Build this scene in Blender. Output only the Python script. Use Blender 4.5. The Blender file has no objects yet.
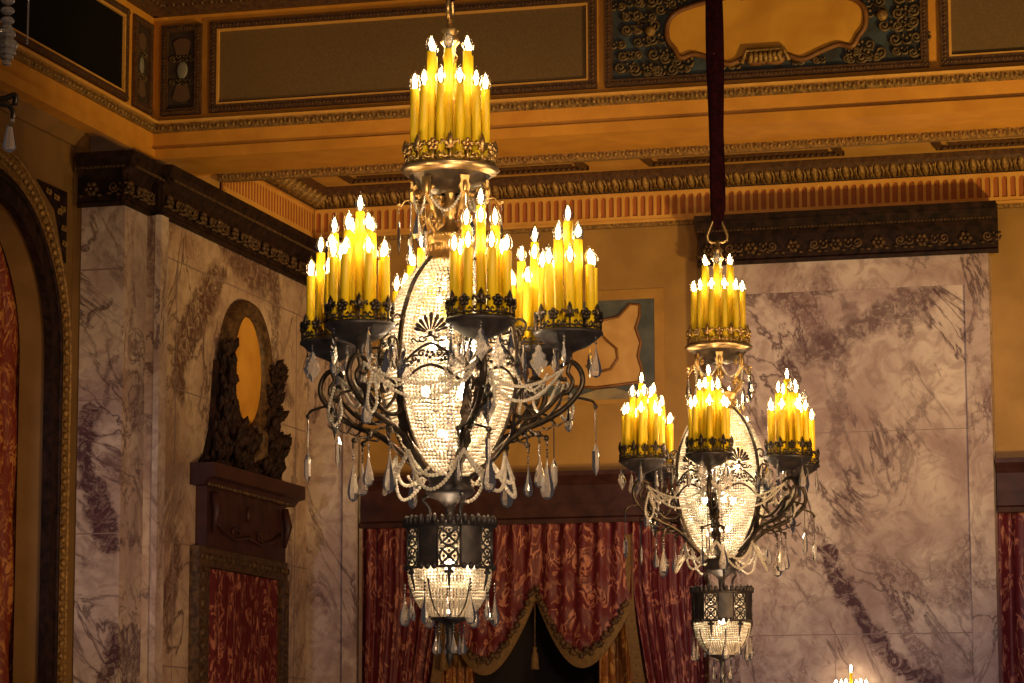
import bpy, math, random
from mathutils import Vector, Matrix
random.seed(7)
sc = bpy.context.scene
C = sc.collection
PI = math.pi
def rad(a): return a*PI/180

# ------------------------------------------------------------------ camera
cam_d = bpy.data.cameras.new('camera'); cam = bpy.data.objects.new('camera', cam_d); C.objects.link(cam)
sc.camera = cam
_yaw, _pitch, _roll, _F = rad(15.35), rad(8.3), rad(-.12), 3000.
f = Vector((-math.sin(_yaw)*math.cos(_pitch), math.cos(_yaw)*math.cos(_pitch), math.sin(_pitch)))
r0 = Vector((math.cos(_yaw), math.sin(_yaw), 0)); u0 = r0.cross(f)
r = r0*math.cos(_roll)+u0*math.sin(_roll); u = u0*math.cos(_roll)-r0*math.sin(_roll)
m = Matrix((r, u, -f)).transposed().to_4x4(); m.translation = (0, 0, 4)
cam.matrix_world = m
cam_d.sensor_width = 36; cam_d.lens = _F/1024*36; cam_d.clip_end = 200
sc.view_settings.view_transform = 'Standard'; sc.view_settings.look = 'None'
sc.view_settings.exposure = 1.15; sc.view_settings.gamma = 1; sc.view_settings.use_curve_mapping = False
sc.cycles.use_denoising = True
sc.cycles.max_bounces = 8; sc.cycles.transparent_max_bounces = 24
sc.cycles.transmission_bounces = 6; sc.cycles.glossy_bounces = 3; sc.cycles.diffuse_bounces = 3
sc.cycles.caustics_reflective = False; sc.cycles.caustics_refractive = False
sc.cycles.sample_clamp_indirect = 4.0

# ------------------------------------------------------------------ world and added fill lights out of view
w = bpy.data.worlds.new('world'); sc.world = w; w.use_nodes = True
w.node_tree.nodes['Background'].inputs[0].default_value = (.55, .42, .38, 1)
w.node_tree.nodes['Background'].inputs[1].default_value = .04
def lamp(name, loc, power, col, radius, spot=None, aim=None, blend=.6):
    d = bpy.data.lights.new(name, 'SPOT' if spot else 'POINT'); d.energy = power; d.color = col; d.shadow_soft_size = radius
    o = bpy.data.objects.new(name, d); C.objects.link(o); o.location = loc
    if spot:
        d.spot_size = rad(spot); d.spot_blend = blend
        o.rotation_euler = (Vector(aim)-Vector(loc)).to_track_quat('-Z', 'Y').to_euler()
    return o
WARM = (1, .62, .28); COOL = (.80, .78, 1.0)
lamp('hall_fill', (3.5, 7.0, 6.5), 420, (1, .66, .36), .5)  # added fill light, standing in for unseen chandeliers
lamp('fill_uplight', (2.0, 18.3, 3.5), 1350, (1, .66, .20), .35, 60, (-3.9, 23.6, 9.4))  # added unseen spot that brightens soffit and frieze from below
lamp('fill_uplight', (-5.5, 13.0, 2.6), 140, (1, .60, .24), .35, 60, (-7.0, 23.0, 9.5))  # second added uplight, a weak lift for the left frieze
lamp('marble_fill_spot', (-8.2, 3.0, 6.5), 520, COOL, .3, 8, (-9.42, 21.6, 6.0))  # added cool fill aimed at the pale pier
lamp('marble_fill_spot', (1.0, 8.0, 7.5), 1450, (.98, .76, .74), .3, 17, (-3.8, 25.8, 6.3))  # added pinkish fill for the rear marble panel
lamp('warm_fill_spot', (.6, 1.0, 5.5), 1050, (1, .74, .46), .3, 22, (-3.4, 13.5, 6.0), .8)  # added frontal fill on the chandeliers
lamp('warm_fill_spot', (2.0, 12.0, 3.0), 1150, (1, .60, .26), .4, 34, (-8.6, 24.4, 6.6))  # added warm fill to brighten the left marble wall

# ------------------------------------------------------------------ materials
def mat(name, col=(.5,.5,.5), rough=.5, metal=0., spec=.5):
    m = bpy.data.materials.new(name); m.use_nodes = True
    b = m.node_tree.nodes['Principled BSDF']
    b.inputs['Base Color'].default_value = (*col, 1); b.inputs['Roughness'].default_value = rough
    b.inputs['Metallic'].default_value = metal; b.inputs['Specular IOR Level'].default_value = spec
    return m
def N(m, t, **k):
    n = m.node_tree.nodes.new(t)
    for a, v in k.items():
        if hasattr(n, a): setattr(n, a, v)
        else: n.inputs[a].default_value = v
    return n
def L(m, a, b): m.node_tree.links.new(a, b)
def ramp(m, fac, stops):
    n = N(m, 'ShaderNodeValToRGB'); e = n.color_ramp.elements
    while len(e) < len(stops): e.new(.5)
    for i, (p, c) in enumerate(stops): e[i].position = p; e[i].color = (*c, 1)
    L(m, fac, n.inputs[0]); return n.outputs[0]
def noise(m, scale, detail=4, dist=0., vec=None, rough=.5):
    n = N(m, 'ShaderNodeTexNoise'); n.inputs['Scale'].default_value = scale; n.inputs['Detail'].default_value = detail
    n.inputs['Distortion'].default_value = dist; n.inputs['Roughness'].default_value = rough
    if vec is None:
        vec = N(m, 'ShaderNodeTexCoord').outputs['Object']
    L(m, vec, n.inputs['Vector']); return n.outputs['Fac']
def mixc(m, fac, a, b, mode='MIX'):
    n = N(m, 'ShaderNodeMix', data_type='RGBA', blend_type=mode)
    for s, v in ((n.inputs[0], fac), (n.inputs[6], a), (n.inputs[7], b)):
        if isinstance(v, (int, float)): s.default_value = v
        elif isinstance(v, tuple): s.default_value = (*v, 1)
        else: L(m, v, s)
    return n.outputs[2]
def bump(m, h, strength=.3, dist=.01):
    n = N(m, 'ShaderNodeBump'); n.inputs['Strength'].default_value = strength; n.inputs['Distance'].default_value = dist
    L(m, h, n.inputs['Height']); L(m, n.outputs[0], m.node_tree.nodes['Principled BSDF'].inputs['Normal'])
def base(m, c): L(m, c, m.node_tree.nodes['Principled BSDF'].inputs['Base Color'])
def worn(name, c1, c2, scale=6, rough=.5, metal=0., b=.15, spec=.5):
    m = mat(name, c1, rough, metal, spec); n = noise(m, scale, 6, .4)
    base(m, ramp(m, n, [(.35, c1), (.68, c2)])); h = noise(m, scale*12, 4)
    if b: bump(m, h, b, .01)
    return m
def marble(name, rot=(0,0,0), axis=0, streaks=(), tint=None):
    m = mat(name, rough=.25, spec=.35)
    co = N(m, 'ShaderNodeTexCoord').outputs['Object']
    mp = N(m, 'ShaderNodeMapping'); mp.inputs['Rotation'].default_value = rot
    L(m, co, mp.inputs[0]); v = mp.outputs[0]
    def math_(op, a, b=None, clamp=False):
        n = N(m, 'ShaderNodeMath', operation=op); n.use_clamp = clamp
        for k, x in enumerate((a, b)):
            if x is None: continue
            if isinstance(x, (int, float)): n.inputs[k].default_value = x
            else: L(m, x, n.inputs[k])
        return n.outputs[0]
    cloud = noise(m, 1.3, 6, .6, v)
    c = ramp(m, cloud, [(.3, (.30, .205, .20)), (.48, (.44, .335, .31)), (.7, (.60, .49, .44))])
    c = mixc(m, ramp(m, noise(m, 5, 5, 1.5, v, .65), [(.45, (0,)*3), (.62, (.55,)*3)]), c, (.25, .16, .155))
    st = N(m, 'ShaderNodeMapping'); st.inputs['Scale'].default_value = (1.6, 1.6, .55); st.inputs['Rotation'].default_value = (.5, .5, 0)
    L(m, v, st.inputs[0])
    n1 = noise(m, 1.3, 8, 1.3, st.outputs[0], .6)
    v1 = ramp(m, n1, [(.47, (0,)*3), (.497, (1,)*3), (.525, (0,)*3)])
    mk = ramp(m, noise(m, .9, 3, .3, v), [(.40, (0,)*3), (.56, (1,)*3)])
    c = mixc(m, math_('MULTIPLY', v1, mk), c, (.10, .06, .065))
    n2 = noise(m, .8, 9, .9, st.outputs[0], .62)
    p2 = ramp(m, n2, [(.57, (0,)*3), (.63, (1,)*3)])
    n3 = noise(m, 14, 6, 1.8, v, .75)
    p3 = ramp(m, n3, [(.40, (.1,)*3), (.54, (1,)*3)])
    c = mixc(m, math_('MULTIPLY', math_('MULTIPLY', p2, p3), .7), c, (.13, .07, .075))
    if streaks:
        wob = N(m, 'ShaderNodeTexNoise'); wob.inputs['Scale'].default_value = 3.2; wob.inputs['Detail'].default_value = 6; wob.inputs['Roughness'].default_value = .68; L(m, co, wob.inputs[0])
        sub = N(m, 'ShaderNodeVectorMath', operation='SUBTRACT'); L(m, wob.outputs['Color'], sub.inputs[0]); sub.inputs[1].default_value = (.5, .5, .5)
        scl = N(m, 'ShaderNodeVectorMath', operation='SCALE'); L(m, sub.outputs[0], scl.inputs[0]); scl.inputs['Scale'].default_value = .42
        ad = N(m, 'ShaderNodeVectorMath', operation='ADD'); L(m, co, ad.inputs[0]); L(m, scl.outputs[0], ad.inputs[1])
        sep = N(m, 'ShaderNodeSeparateXYZ'); L(m, ad.outputs[0], sep.inputs[0]); A, Z = sep.outputs[axis], sep.outputs[2]
        tot = None
        for pts, wd, st_ in streaks:
            for (a0, z0), (a1, z1) in zip(pts, pts[1:]):
                ln = math.hypot(a1-a0, z1-z0); tx, tz = (a1-a0)/ln, (z1-z0)/ln
                s_ = math_('ADD', math_('MULTIPLY', math_('SUBTRACT', A, a0), tx), math_('MULTIPLY', math_('SUBTRACT', Z, z0), tz))
                d_ = math_('ABSOLUTE', math_('ADD', math_('MULTIPLY', math_('SUBTRACT', A, a0), -tz), math_('MULTIPLY', math_('SUBTRACT', Z, z0), tx)))
                e_ = math_('MAXIMUM', math_('SUBTRACT', math_('ABSOLUTE', math_('SUBTRACT', s_, ln/2)), ln/2), 0)
                k_ = math_('SUBTRACT', 1.0, math_('DIVIDE', math_('ADD', d_, e_), wd), True)
                k_ = math_('MULTIPLY', math_('MULTIPLY', k_, 2.2, True), st_)
                tot = k_ if tot is None else math_('MAXIMUM', tot, k_)
        g = ramp(m, noise(m, 9, 7, 1.6, co, .78), [(.36, (.12,)*3), (.54, (1,)*3)])
        c = mixc(m, math_('MULTIPLY', tot, g), c, (.075, .035, .045))
    if tint: c = mixc(m, 1.0, c, tint, 'MULTIPLY')
    base(m, c); return m
def damask(name, ground, pat, scale=1.0):
    m = mat(name, ground, .55, 0, .35)
    mp = N(m, 'ShaderNodeMapping'); mp.inputs['Scale'].default_value = (5.5*scale, 5.5*scale, 2.6*scale)
    L(m, N(m, 'ShaderNodeTexCoord').outputs['Object'], mp.inputs[0])
    n1 = noise(m, 1.3, 2, 2.6, mp.outputs[0])
    p = ramp(m, n1, [(.47, (0,)*3), (.50, (1,)*3), (.56, (1,)*3), (.60, (0,)*3)])
    n2 = noise(m, 2.2, 1, .5, mp.outputs[0]); q = ramp(m, n2, [(.38, (0,)*3), (.60, (.85,)*3)])
    k = N(m, 'ShaderNodeMath', operation='MULTIPLY'); L(m, p, k.inputs[0]); L(m, q, k.inputs[1])
    base(m, mixc(m, k.outputs[0], ground, pat)); bump(m, n1, .3, .02)
    return m
M = {}
M['bronze'] = worn('dark bronze', (.040, .030, .024), (.095, .065, .04), 30, .36, .8, .1)
M['iron'] = worn('patinated iron', (.022, .018, .020), (.055, .042, .038), 20, .45, .35, .1)
M['gold'] = worn('aged gilt', (.50, .30, .10), (.70, .46, .18), 25, .32, .9, .1)
M['rim'] = worn('brass rim', (.42, .28, .14), (.62, .43, .22), 20, .28, .9, .05)
M['sleeve'] = mat('yellow candle sleeve', (.86, .57, .010), .45)
M['velvet'] = worn('maroon velvet', (.018, .003, .004), (.05, .007, .008), 30, .9, 0, .3, .1)
M['yellow_wall'] = worn('ochre plaster', (.27, .14, .032), (.35, .19, .048), 3, .7)
M['arcade'] = worn('umber plaster', (.17, .085, .022), (.23, .12, .035), 3, .7)
M['ochre'] = worn('ochre glazed plaster', (.52, .215, .022), (.64, .28, .032), 4, .6)
M['ochre2'] = worn('pale ochre plaster', (.56, .27, .05), (.66, .35, .08), 5, .6)
M['dark_gilt'] = worn('dulled gilt moulding', (.13, .065, .018), (.42, .24, .07), 40, .5, .3, .3)
M['brown_gilt'] = worn('brown moulding', (.055, .022, .012), (.12, .055, .02), 30, .5, .1, .2)
M['flute_red'] = mat('terracotta flute paint', (.34, .10, .02), .6)
M['cornice'] = worn('carved dark walnut', (.008, .004, .004), (.034, .015, .012), 14, .6, 0, .4, .15)
M['walnut'] = worn('red walnut', (.028, .008, .009), (.055, .018, .015), 8, .5, 0, .2, .3)
M['walnut_gilt'] = worn('walnut carving with worn gilt', (.035, .018, .012), (.13, .07, .030), 20, .5, .1, .3, .3)
M['brown_field'] = worn('brown stencilled field', (.115, .065, .022), (.15, .085, .03), 60, .8, 0, .1)
M['black_field'] = mat('black field', (.006, .005, .004), .8, 0, .1)
M['dark_field'] = worn('dark painted field', (.025, .012, .008), (.06, .035, .02), 10, .6)
M['blue_field'] = worn('blue painted field', (.022, .014, .010), (.045, .065, .085), 5, .6)
M['slate'] = worn('slate blue mural paint', (.045, .055, .065), (.09, .095, .10), 6, .6)
M['umber'] = worn('umber border paint', (.30, .15, .03), (.38, .2, .04), 5, .6)
M['amber'] = worn('amber glaze', (.50, .22, .025), (.70, .35, .05), 2.5, .45, 0, .05)
M['amber_edge'] = worn('burnt amber edge', (.12, .04, .01), (.22, .09, .02), 8, .5)
M['tan_paint'] = worn('tan mural paint', (.42, .22, .07), (.55, .32, .12), 4, .6)
M['grey_paint'] = worn('grey mural paint', (.10, .09, .08), (.30, .22, .12), 3, .6)
M['pink_paint'] = mat('faded rose paint', (.11, .055, .03), .6)
M['white_paint'] = mat('faded white paint', (.20, .18, .15), .6)
M['gold_trim'] = worn('olive gold fringe', (.12, .062, .018), (.20, .11, .035), 40, .8, 0, .4)
M['relief'] = worn('bronzed relief', (.045, .03, .016), (.17, .095, .035), 30, .5, .2, .3)
M['dark_room'] = mat('dark room shade', (.02, .012, .012), .9)  # near-black colour stands in for the shade of the unlit room
M['marble'] = marble('veined marble', (0, .5, 0), 0, (
    ([(-.21, 5.98), (-.02, 5.55), (.31, 5.05), (.7, 4.81)], .10, 1), ([(.71, 8.13), (.14, 7.92), (-.5, 7.61)], .16, .75), ([(-.95, 8.43), (-.09, 8.28)], .13, .8),
    ([(.03, 8.16), (-.11, 6.8), (-.01, 5.95)], .07, .5), ([(.49, 8.2), (.53, 7.85)], .10, .7), ([(.3, 6.7), (.75, 7.3)], .05, .5), ([(-1.0, 7.0), (-.4, 7.25)], .06, .5)))
M['marble_pier'] = marble('pale veined marble', (0, .9, 0), 0, (([(-.09, 6.87), (-.12, 6.49), (.11, 5.82)], .11, 1), ([(.17, 5.13), (.13, 4.74)], .09, 1), ([(-.1, 7.6), (.12, 7.75)], .04, .8), ([(.02, 6.9), (.1, 7.3)], .03, .6)))
M['marble_side'] = marble('light tinted veined marble', (.6, 0, 1.2), 1, (
    ([(-.50, 8.2), (-1.16, 7.69), (-1.37, 7.5), (-1.36, 7.18)], .22, 1), ([(-.37, 8.5), (.94, 8.31)], .20, .85), ([(.94, 8.23), (.88, 7.7), (1.31, 7.4)], .12, .8), ([(-1.38, 5.86), (-1.59, 5.2)], .14, .8), ([(1.5, 7.0), (1.3, 5.6)], .10, .6)), (1, .93, .78))  # last tuple tints warm lamplight into the marble colour
M['marble_strip'] = marble('veined marble strip', (.3, .2, .5))
M['joint'] = mat('marble joint', (.22, .15, .14), .7)
M['damask'] = damask('crimson damask', (.10, .009, .014), (.44, .17, .11))
M['damask_amber'] = damask('amber damask', (.22, .07, .012), (.62, .32, .08))
M['damask_red2'] = damask('damask with painted orange light', (.16, .022, .010), (.48, .20, .05), 1.2)  # red damask with orange light put into its colours
M['white_metal'] = mat('pale metal', (.5, .45, .4), .4, .6)

def glass_mat(name, tint, rough=0.0, ior=1.5):
    m = mat(name, tint, rough); b = m.node_tree.nodes['Principled BSDF']
    b.inputs['Transmission Weight'].default_value = 1; b.inputs['IOR'].default_value = ior
    return m
def crystal_mat():
    m = bpy.data.materials.new('cut crystal'); m.use_nodes = True; nt = m.node_tree; nt.nodes.clear()
    o = N(m, 'ShaderNodeOutputMaterial'); t = N(m, 'ShaderNodeBsdfTransparent'); t.inputs[0].default_value = (.93, .91, .88, 1)
    g = N(m, 'ShaderNodeBsdfGlass'); g.inputs['IOR'].default_value = 1.5
    gl = N(m, 'ShaderNodeBsdfGlossy'); gl.inputs['Roughness'].default_value = .12
    d = N(m, 'ShaderNodeBsdfTranslucent'); d.inputs[0].default_value = (1, .9, .8, 1); d2 = N(m, 'ShaderNodeBsdfDiffuse'); d2.inputs[0].default_value = (1, .92, .85, 1)
    a0 = N(m, 'ShaderNodeAddShader'); L(m, d.outputs[0], a0.inputs[0]); L(m, d2.outputs[0], a0.inputs[1])
    a = N(m, 'ShaderNodeMixShader'); a.inputs[0].default_value = .35; L(m, t.outputs[0], a.inputs[1]); L(m, g.outputs[0], a.inputs[2])
    b = N(m, 'ShaderNodeMixShader'); b.inputs[0].default_value = .13; L(m, a.outputs[0], b.inputs[1]); L(m, a0.outputs[0], b.inputs[2])
    lw = N(m, 'ShaderNodeLayerWeight'); lw.inputs[0].default_value = .45
    c = N(m, 'ShaderNodeMixShader'); L(m, lw.outputs['Fresnel'], c.inputs[0]); L(m, b.outputs[0], c.inputs[1]); L(m, gl.outputs[0], c.inputs[2])
    L(m, c.outputs[0], o.inputs[0]); return m
M['crystal'] = crystal_mat()
def bead_mat():
    m = bpy.data.materials.new('crystal bead'); m.use_nodes = True; nt = m.node_tree; nt.nodes.clear()
    o = N(m, 'ShaderNodeOutputMaterial'); t = N(m, 'ShaderNodeBsdfTranslucent'); t.inputs[0].default_value = (1.0, .88, .70, 1)
    d = N(m, 'ShaderNodeBsdfDiffuse'); d.inputs[0].default_value = (.92, .82, .70, 1)
    g = N(m, 'ShaderNodeBsdfGlossy'); g.inputs['Roughness'].default_value = .12
    a = N(m, 'ShaderNodeMixShader'); a.inputs[0].default_value = .5; L(m, t.outputs[0], a.inputs[1]); L(m, d.outputs[0], a.inputs[2])
    lw = N(m, 'ShaderNodeLayerWeight'); lw.inputs[0].default_value = .35
    b = N(m, 'ShaderNodeMixShader'); L(m, lw.outputs['Fresnel'], b.inputs[0]); L(m, a.outputs[0], b.inputs[1]); L(m, g.outputs[0], b.inputs[2])
    L(m, b.outputs[0], o.inputs[0]); return m
M['bead'] = bead_mat()
def bulb_glass():
    m = bpy.data.materials.new('bulb glass'); m.use_nodes = True; nt = m.node_tree; nt.nodes.clear()
    o = N(m, 'ShaderNodeOutputMaterial'); t = N(m, 'ShaderNodeBsdfTransparent'); g = N(m, 'ShaderNodeBsdfGlossy'); g.inputs['Roughness'].default_value = .08
    lw = N(m, 'ShaderNodeLayerWeight'); lw.inputs[0].default_value = .42
    b = N(m, 'ShaderNodeMixShader'); L(m, lw.outputs['Facing'], b.inputs[0]); L(m, t.outputs[0], b.inputs[1]); L(m, g.outputs[0], b.inputs[2])
    L(m, b.outputs[0], o.inputs[0]); return m
M['bulb'] = bulb_glass()
def emit(name, col, s):
    m = bpy.data.materials.new(name); m.use_nodes = True; nt = m.node_tree; nt.nodes.clear()
    o = N(m, 'ShaderNodeOutputMaterial'); e = N(m, 'ShaderNodeEmission'); e.inputs[0].default_value = (*col, 1); e.inputs[1].default_value = s
    L(m, e.outputs[0], o.inputs[0]); return m
M['flame'] = emit('lit bulb glow', (1, .72, .38), 27)
M['inner'] = emit('lit inner lamp', (1, .74, .46), 190)

# ------------------------------------------------------------------ mesh builder
class MB:
    def __init__(s): s.v = []; s.f = []; s.mi = []; s.sm = []; s.m = 0; s.smooth = False; s.T = None
    def add(s, vs, fs, smooth=None):
        b = len(s.v)
        if s.T is not None: vs = [tuple(s.T @ Vector(p)) for p in vs]
        s.v += [tuple(p) for p in vs]
        for q in fs: s.f.append(tuple(i+b for i in q)); s.mi.append(s.m); s.sm.append(s.smooth if smooth is None else smooth)
    def box(s, x0, x1, y0, y1, z0, z1):
        s.add([(x, y, z) for x in (x0, x1) for y in (y0, y1) for z in (z0, z1)],
              [(0,1,3,2), (4,6,7,5), (0,4,5,1), (2,3,7,6), (0,2,6,4), (1,5,7,3)], False)
    def tube(s, pts, rad_, n=6, caps=True, flat=None):
        pts = [Vector(p) for p in pts]; k = len(pts)
        rs = rad_ if isinstance(rad_, (list, tuple)) else [rad_]*k
        t = (pts[1]-pts[0]).normalized(); a = Vector((0,0,1)) if abs(t.z) < .9 else Vector((1,0,0))
        nrm = (a - t*a.dot(t)).normalized(); vs = []
        for i in range(k):
            t = (pts[min(i+1, k-1)]-pts[max(i-1, 0)])
            t = t.normalized() if t.length > 1e-9 else Vector((0,0,1))
            nrm = nrm - t*nrm.dot(t); nrm = nrm.normalized() if nrm.length > 1e-6 else t.orthogonal().normalized()
            bn = t.cross(nrm)
            for j in range(n):
                an = 2*PI*j/n; vs.append(pts[i]+(nrm*math.cos(an)+bn*math.sin(an))*rs[i])
        fs = [(i*n+j, i*n+(j+1) % n, (i+1)*n+(j+1) % n, (i+1)*n+j) for i in range(k-1) for j in range(n)]
        if caps: fs += [tuple(range(n-1, -1, -1)), tuple((k-1)*n+j for j in range(n))]
        s.add(vs, fs, True)
    def lathe(s, prof, n=24, c=(0,0,0), smooth=True, a0=0, a1=2*PI):
        full = abs(a1-a0-2*PI) < 1e-6; k = n if full else n+1; vs = []
        for rr, z in prof:
            for j in range(k):
                an = a0+(a1-a0)*j/n; vs.append((c[0]+rr*math.cos(an), c[1]+rr*math.sin(an), c[2]+z))
        fs = []
        for i in range(len(prof)-1):
            for j in range(n if full else n):
                j2 = (j+1) % k if full else j+1
                fs.append((i*k+j, i*k+j2, (i+1)*k+j2, (i+1)*k+j))
        s.add(vs, fs, smooth)
    def ball(s, c, rr, n=6, m_=4, sc=(1,1,1), smooth=True):
        vs = [(c[0], c[1], c[2]+rr*sc[2])]
        for i in range(1, m_):
            a = PI*i/m_
            for j in range(n):
                b = 2*PI*j/n; vs.append((c[0]+rr*math.sin(a)*math.cos(b)*sc[0], c[1]+rr*math.sin(a)*math.sin(b)*sc[1], c[2]+rr*math.cos(a)*sc[2]))
        vs.append((c[0], c[1], c[2]-rr*sc[2])); fs = [(0, 1+j, 1+(j+1) % n) for j in range(n)]
        for i in range(m_-2): fs += [(1+i*n+j, 1+(i+1)*n+j, 1+(i+1)*n+(j+1) % n, 1+i*n+(j+1) % n) for j in range(n)]
        e = len(vs)-1; fs += [(e, 1+(m_-2)*n+(j+1) % n, 1+(m_-2)*n+j) for j in range(n)]
        s.add(vs, fs, smooth)
    def prism(s, poly, o, ux, uy, d):
        """closed polygon (a,b) in plane o + a*ux + b*uy, thickness vector d"""
        o, ux, uy, d = Vector(o), Vector(ux), Vector(uy), Vector(d); n = len(poly)
        f_ = [o+ux*a+uy*b for a, b in poly]; s.add(f_+[p+d for p in f_], [tuple(range(n)), tuple(range(2*n-1, n-1, -1))]+[(i, n+i, n+(i+1) % n, (i+1) % n) for i in range(n)], False)
    def grid(s, fn, nu, nv, smooth=True):
        s.add([fn(i/nu, j/nv) for i in range(nu+1) for j in range(nv+1)],
              [(i*(nv+1)+j, (i+1)*(nv+1)+j, (i+1)*(nv+1)+j+1, i*(nv+1)+j+1) for i in range(nu) for j in range(nv)], smooth)
    def mesh(s, name, mats):
        me = bpy.data.meshes.new(name); me.from_pydata(s.v, [], s.f)
        for mm in (mats if isinstance(mats, (list, tuple)) else [mats]): me.materials.append(mm)
        me.polygons.foreach_set('material_index', s.mi); me.polygons.foreach_set('use_smooth', s.sm); me.update(); return me
    def build(s, name, mats, parent=None, loc=None):
        me = s.mesh(name, mats)
        if parent is None and loc is None:      # origin at the middle of its base
            xs, ys, zs = zip(*s.v); o_ = Vector(((min(xs)+max(xs))/2, (min(ys)+max(ys))/2, min(zs)))
            me.transform(Matrix.Translation(-o_)); loc = o_
        o = bpy.data.objects.new(name, me); C.objects.link(o)
        if loc is not None: o.location = loc
        if parent is not None: o.parent = parent
        return o
def tag(o, label=None, cat=None, group=None, kind=None):
    if label: o['label'] = label
    if cat: o['category'] = cat
    if group: o['group'] = group
    if kind: o['kind'] = kind
    return o
def thing(name, label, cat, loc=(0,0,0), rz=0, group=None, kind=None):
    o = bpy.data.objects.new(name, None); C.objects.link(o); o.location = loc; o.rotation_euler = (0, 0, rz); o.empty_display_size = .1
    return tag(o, label, cat, group, kind)
def struct(o, label=None, cat=None): return tag(o, label, cat, None, 'structure')
def lerp(a, b, t): return a+(b-a)*t
def smooth_path(pts, sub=6):
    P = [Vector(p) for p in pts]; out = []
    for i in range(len(P)-1):
        a, b, c, d = P[max(i-1, 0)], P[i], P[i+1], P[min(i+2, len(P)-1)]
        for k in range(sub):
            t = k/sub; out.append(.5*((2*b)+(c-a)*t+(2*a-5*b+4*c-d)*t*t+(3*b-a-3*c+d)*t**3))
    out.append(P[-1]); return out
def spiral(cx, cy, r1, r2, a1, a2, n=14):
    return [(cx+lerp(r1, r2, i/n)*math.cos(lerp(a1, a2, i/n)), cy+lerp(r1, r2, i/n)*math.sin(lerp(a1, a2, i/n))) for i in range(n+1)]

# ------------------------------------------------------------------ relief helpers on a wall: o origin, U along, Nn out of the wall
class Plane:
    def __init__(s, o, U, Nn): s.o = Vector(o); s.U = Vector(U); s.N = Vector(Nn); s.Z = Vector((0,0,1))
    def p(s, a, z, h=0): return s.o+s.U*a+s.Z*z+s.N*h
    def box(s, mb, a0, a1, z0, z1, h0, h1):
        vs = [s.p(a, z, h) for a in (a0, a1) for h in (h0, h1) for z in (z0, z1)]
        mb.add(vs, [(0,1,3,2), (4,6,7,5), (0,4,5,1), (2,3,7,6), (0,2,6,4), (1,5,7,3)], False)
    def prof(s, mb, a0, a1, pf):     # profile [(h,z)] swept from a0 to a1
        k = len(pf); vs = [s.p(a, z, h) for a in (a0, a1) for h, z in pf]
        mb.add(vs, [(i, i+1, k+i+1, k+i) for i in range(k-1)]+[tuple(range(k)), tuple(range(2*k-1, k-1, -1))], False)
    def eggs(s, mb, a0, a1, z, size, h, pitch=None, up=1.0):
        pitch = pitch or size*1.5; n = max(1, int(round(abs(a1-a0)/pitch)))
        for i in range(n):
            c = s.p(lerp(a0, a1, (i+.5)/n), z, h)
            e = Vector((abs(s.U.x)*.42+abs(s.N.x)*.45, abs(s.U.y)*.42+abs(s.N.y)*.45, .6*up))
            mb.ball(c, size, 6, 4, e)
            c2 = lerp(a0, a1, (i+1)/n); s.box(mb, c2-size*.10, c2+size*.10, z-size*.5*up, z+size*.5*up, h-size*.1, h+size*.28)
    def veggs(s, mb, a, z0, z1, size, h):
        n = max(1, int(round(abs(z1-z0)/(size*1.5))))
        for i in range(n):
            z = lerp(z0, z1, (i+.5)/n)
            mb.ball(s.p(a, z, h), size, 6, 4, (abs(s.U.x)*.6+abs(s.N.x)*.4, abs(s.U.y)*.6+abs(s.N.y)*.4, .45))
    def tube(s, mb, pts, rr, h=0, n=5): mb.tube([s.p(a, z, h) for a, z in pts], rr, n)
    def frame(s, mb, a0, a1, z0, z1, wd, h0, h1, egg=None):
        s.box(mb, a0, a1, z0, z0+wd, h0, h1); s.box(mb, a0, a1, z1-wd, z1, h0, h1)
        s.box(mb, a0, a0+wd, z0+wd, z1-wd, h0, h1); s.box(mb, a1-wd, a1, z0+wd, z1-wd, h0, h1)
        if egg:
            s.eggs(mb, a0, a1, z0+wd/2, egg, h1); s.eggs(mb, a0, a1, z1-wd/2, egg, h1)
            s.veggs(mb, a0+wd/2, z0, z1, egg, h1); s.veggs(mb, a1-wd/2, z0, z1, egg, h1)
    def plate(s, mb, poly, h0, h1): mb.prism([(a, z) for a, z in poly], s.p(0, 0, h0), s.U, s.Z, s.N*(h1-h0))
    def scroll(s, mb, a, z, sz, d=1, rr=None, h=.01):
        rr = rr or sz*.13
        s.tube(mb, [(a+d*x, z+y) for x, y in spiral(0, 0, sz*.5, sz*.08, -PI*.9, PI*2.1, 18)], rr, h)
        s.tube(mb, [(a-d*sz*.5, z-sz*.1), (a-d*sz*.75, z-sz*.42), (a-d*sz*1.15, z-sz*.35), (a-d*sz*1.3, z)], rr*.9, h)
        for k in range(3): mb.ball(s.p(a-d*sz*(.6+.28*k), z+sz*(.28-.2*(k % 2)), h), sz*.2, 6, 4, (.8, .8, .8))
    def rosette(s, mb, a, z, sz, h=.02):
        for k in range(6):
            mb.ball(s.p(a+sz*.33*math.cos(k*PI/3), z+sz*.33*math.sin(k*PI/3), h), sz*.2, 6, 4)
        mb.ball(s.p(a, z, h+sz*.12), sz*.13, 6, 4)
BK = Plane((0, 26, 0), (1, 0, 0), (0, -1, 0))          # rear wall
LF = Plane((-9.05, 0, 0), (0, 1, 0), (1, 0, 0))        # left marble wall
FB = Plane((0, 22.9, 0), (1, 0, 0), (0, -1, 0))        # upper frieze, rear run
FL = Plane((-9.404, 0, 0), (0, 1, 0), (1, 0, 0))       # upper frieze, left run
AR = Plane((-9.58, 0, 0), (0, 1, 0), (1, 0, 0))        # arcade wall on the left
def hx(px): return -8.573+(px-361)*.009327             # drawing coordinates of the rear wall, in its own metres
def hz(py): return 6.72-(py-479)*.0091

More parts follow.
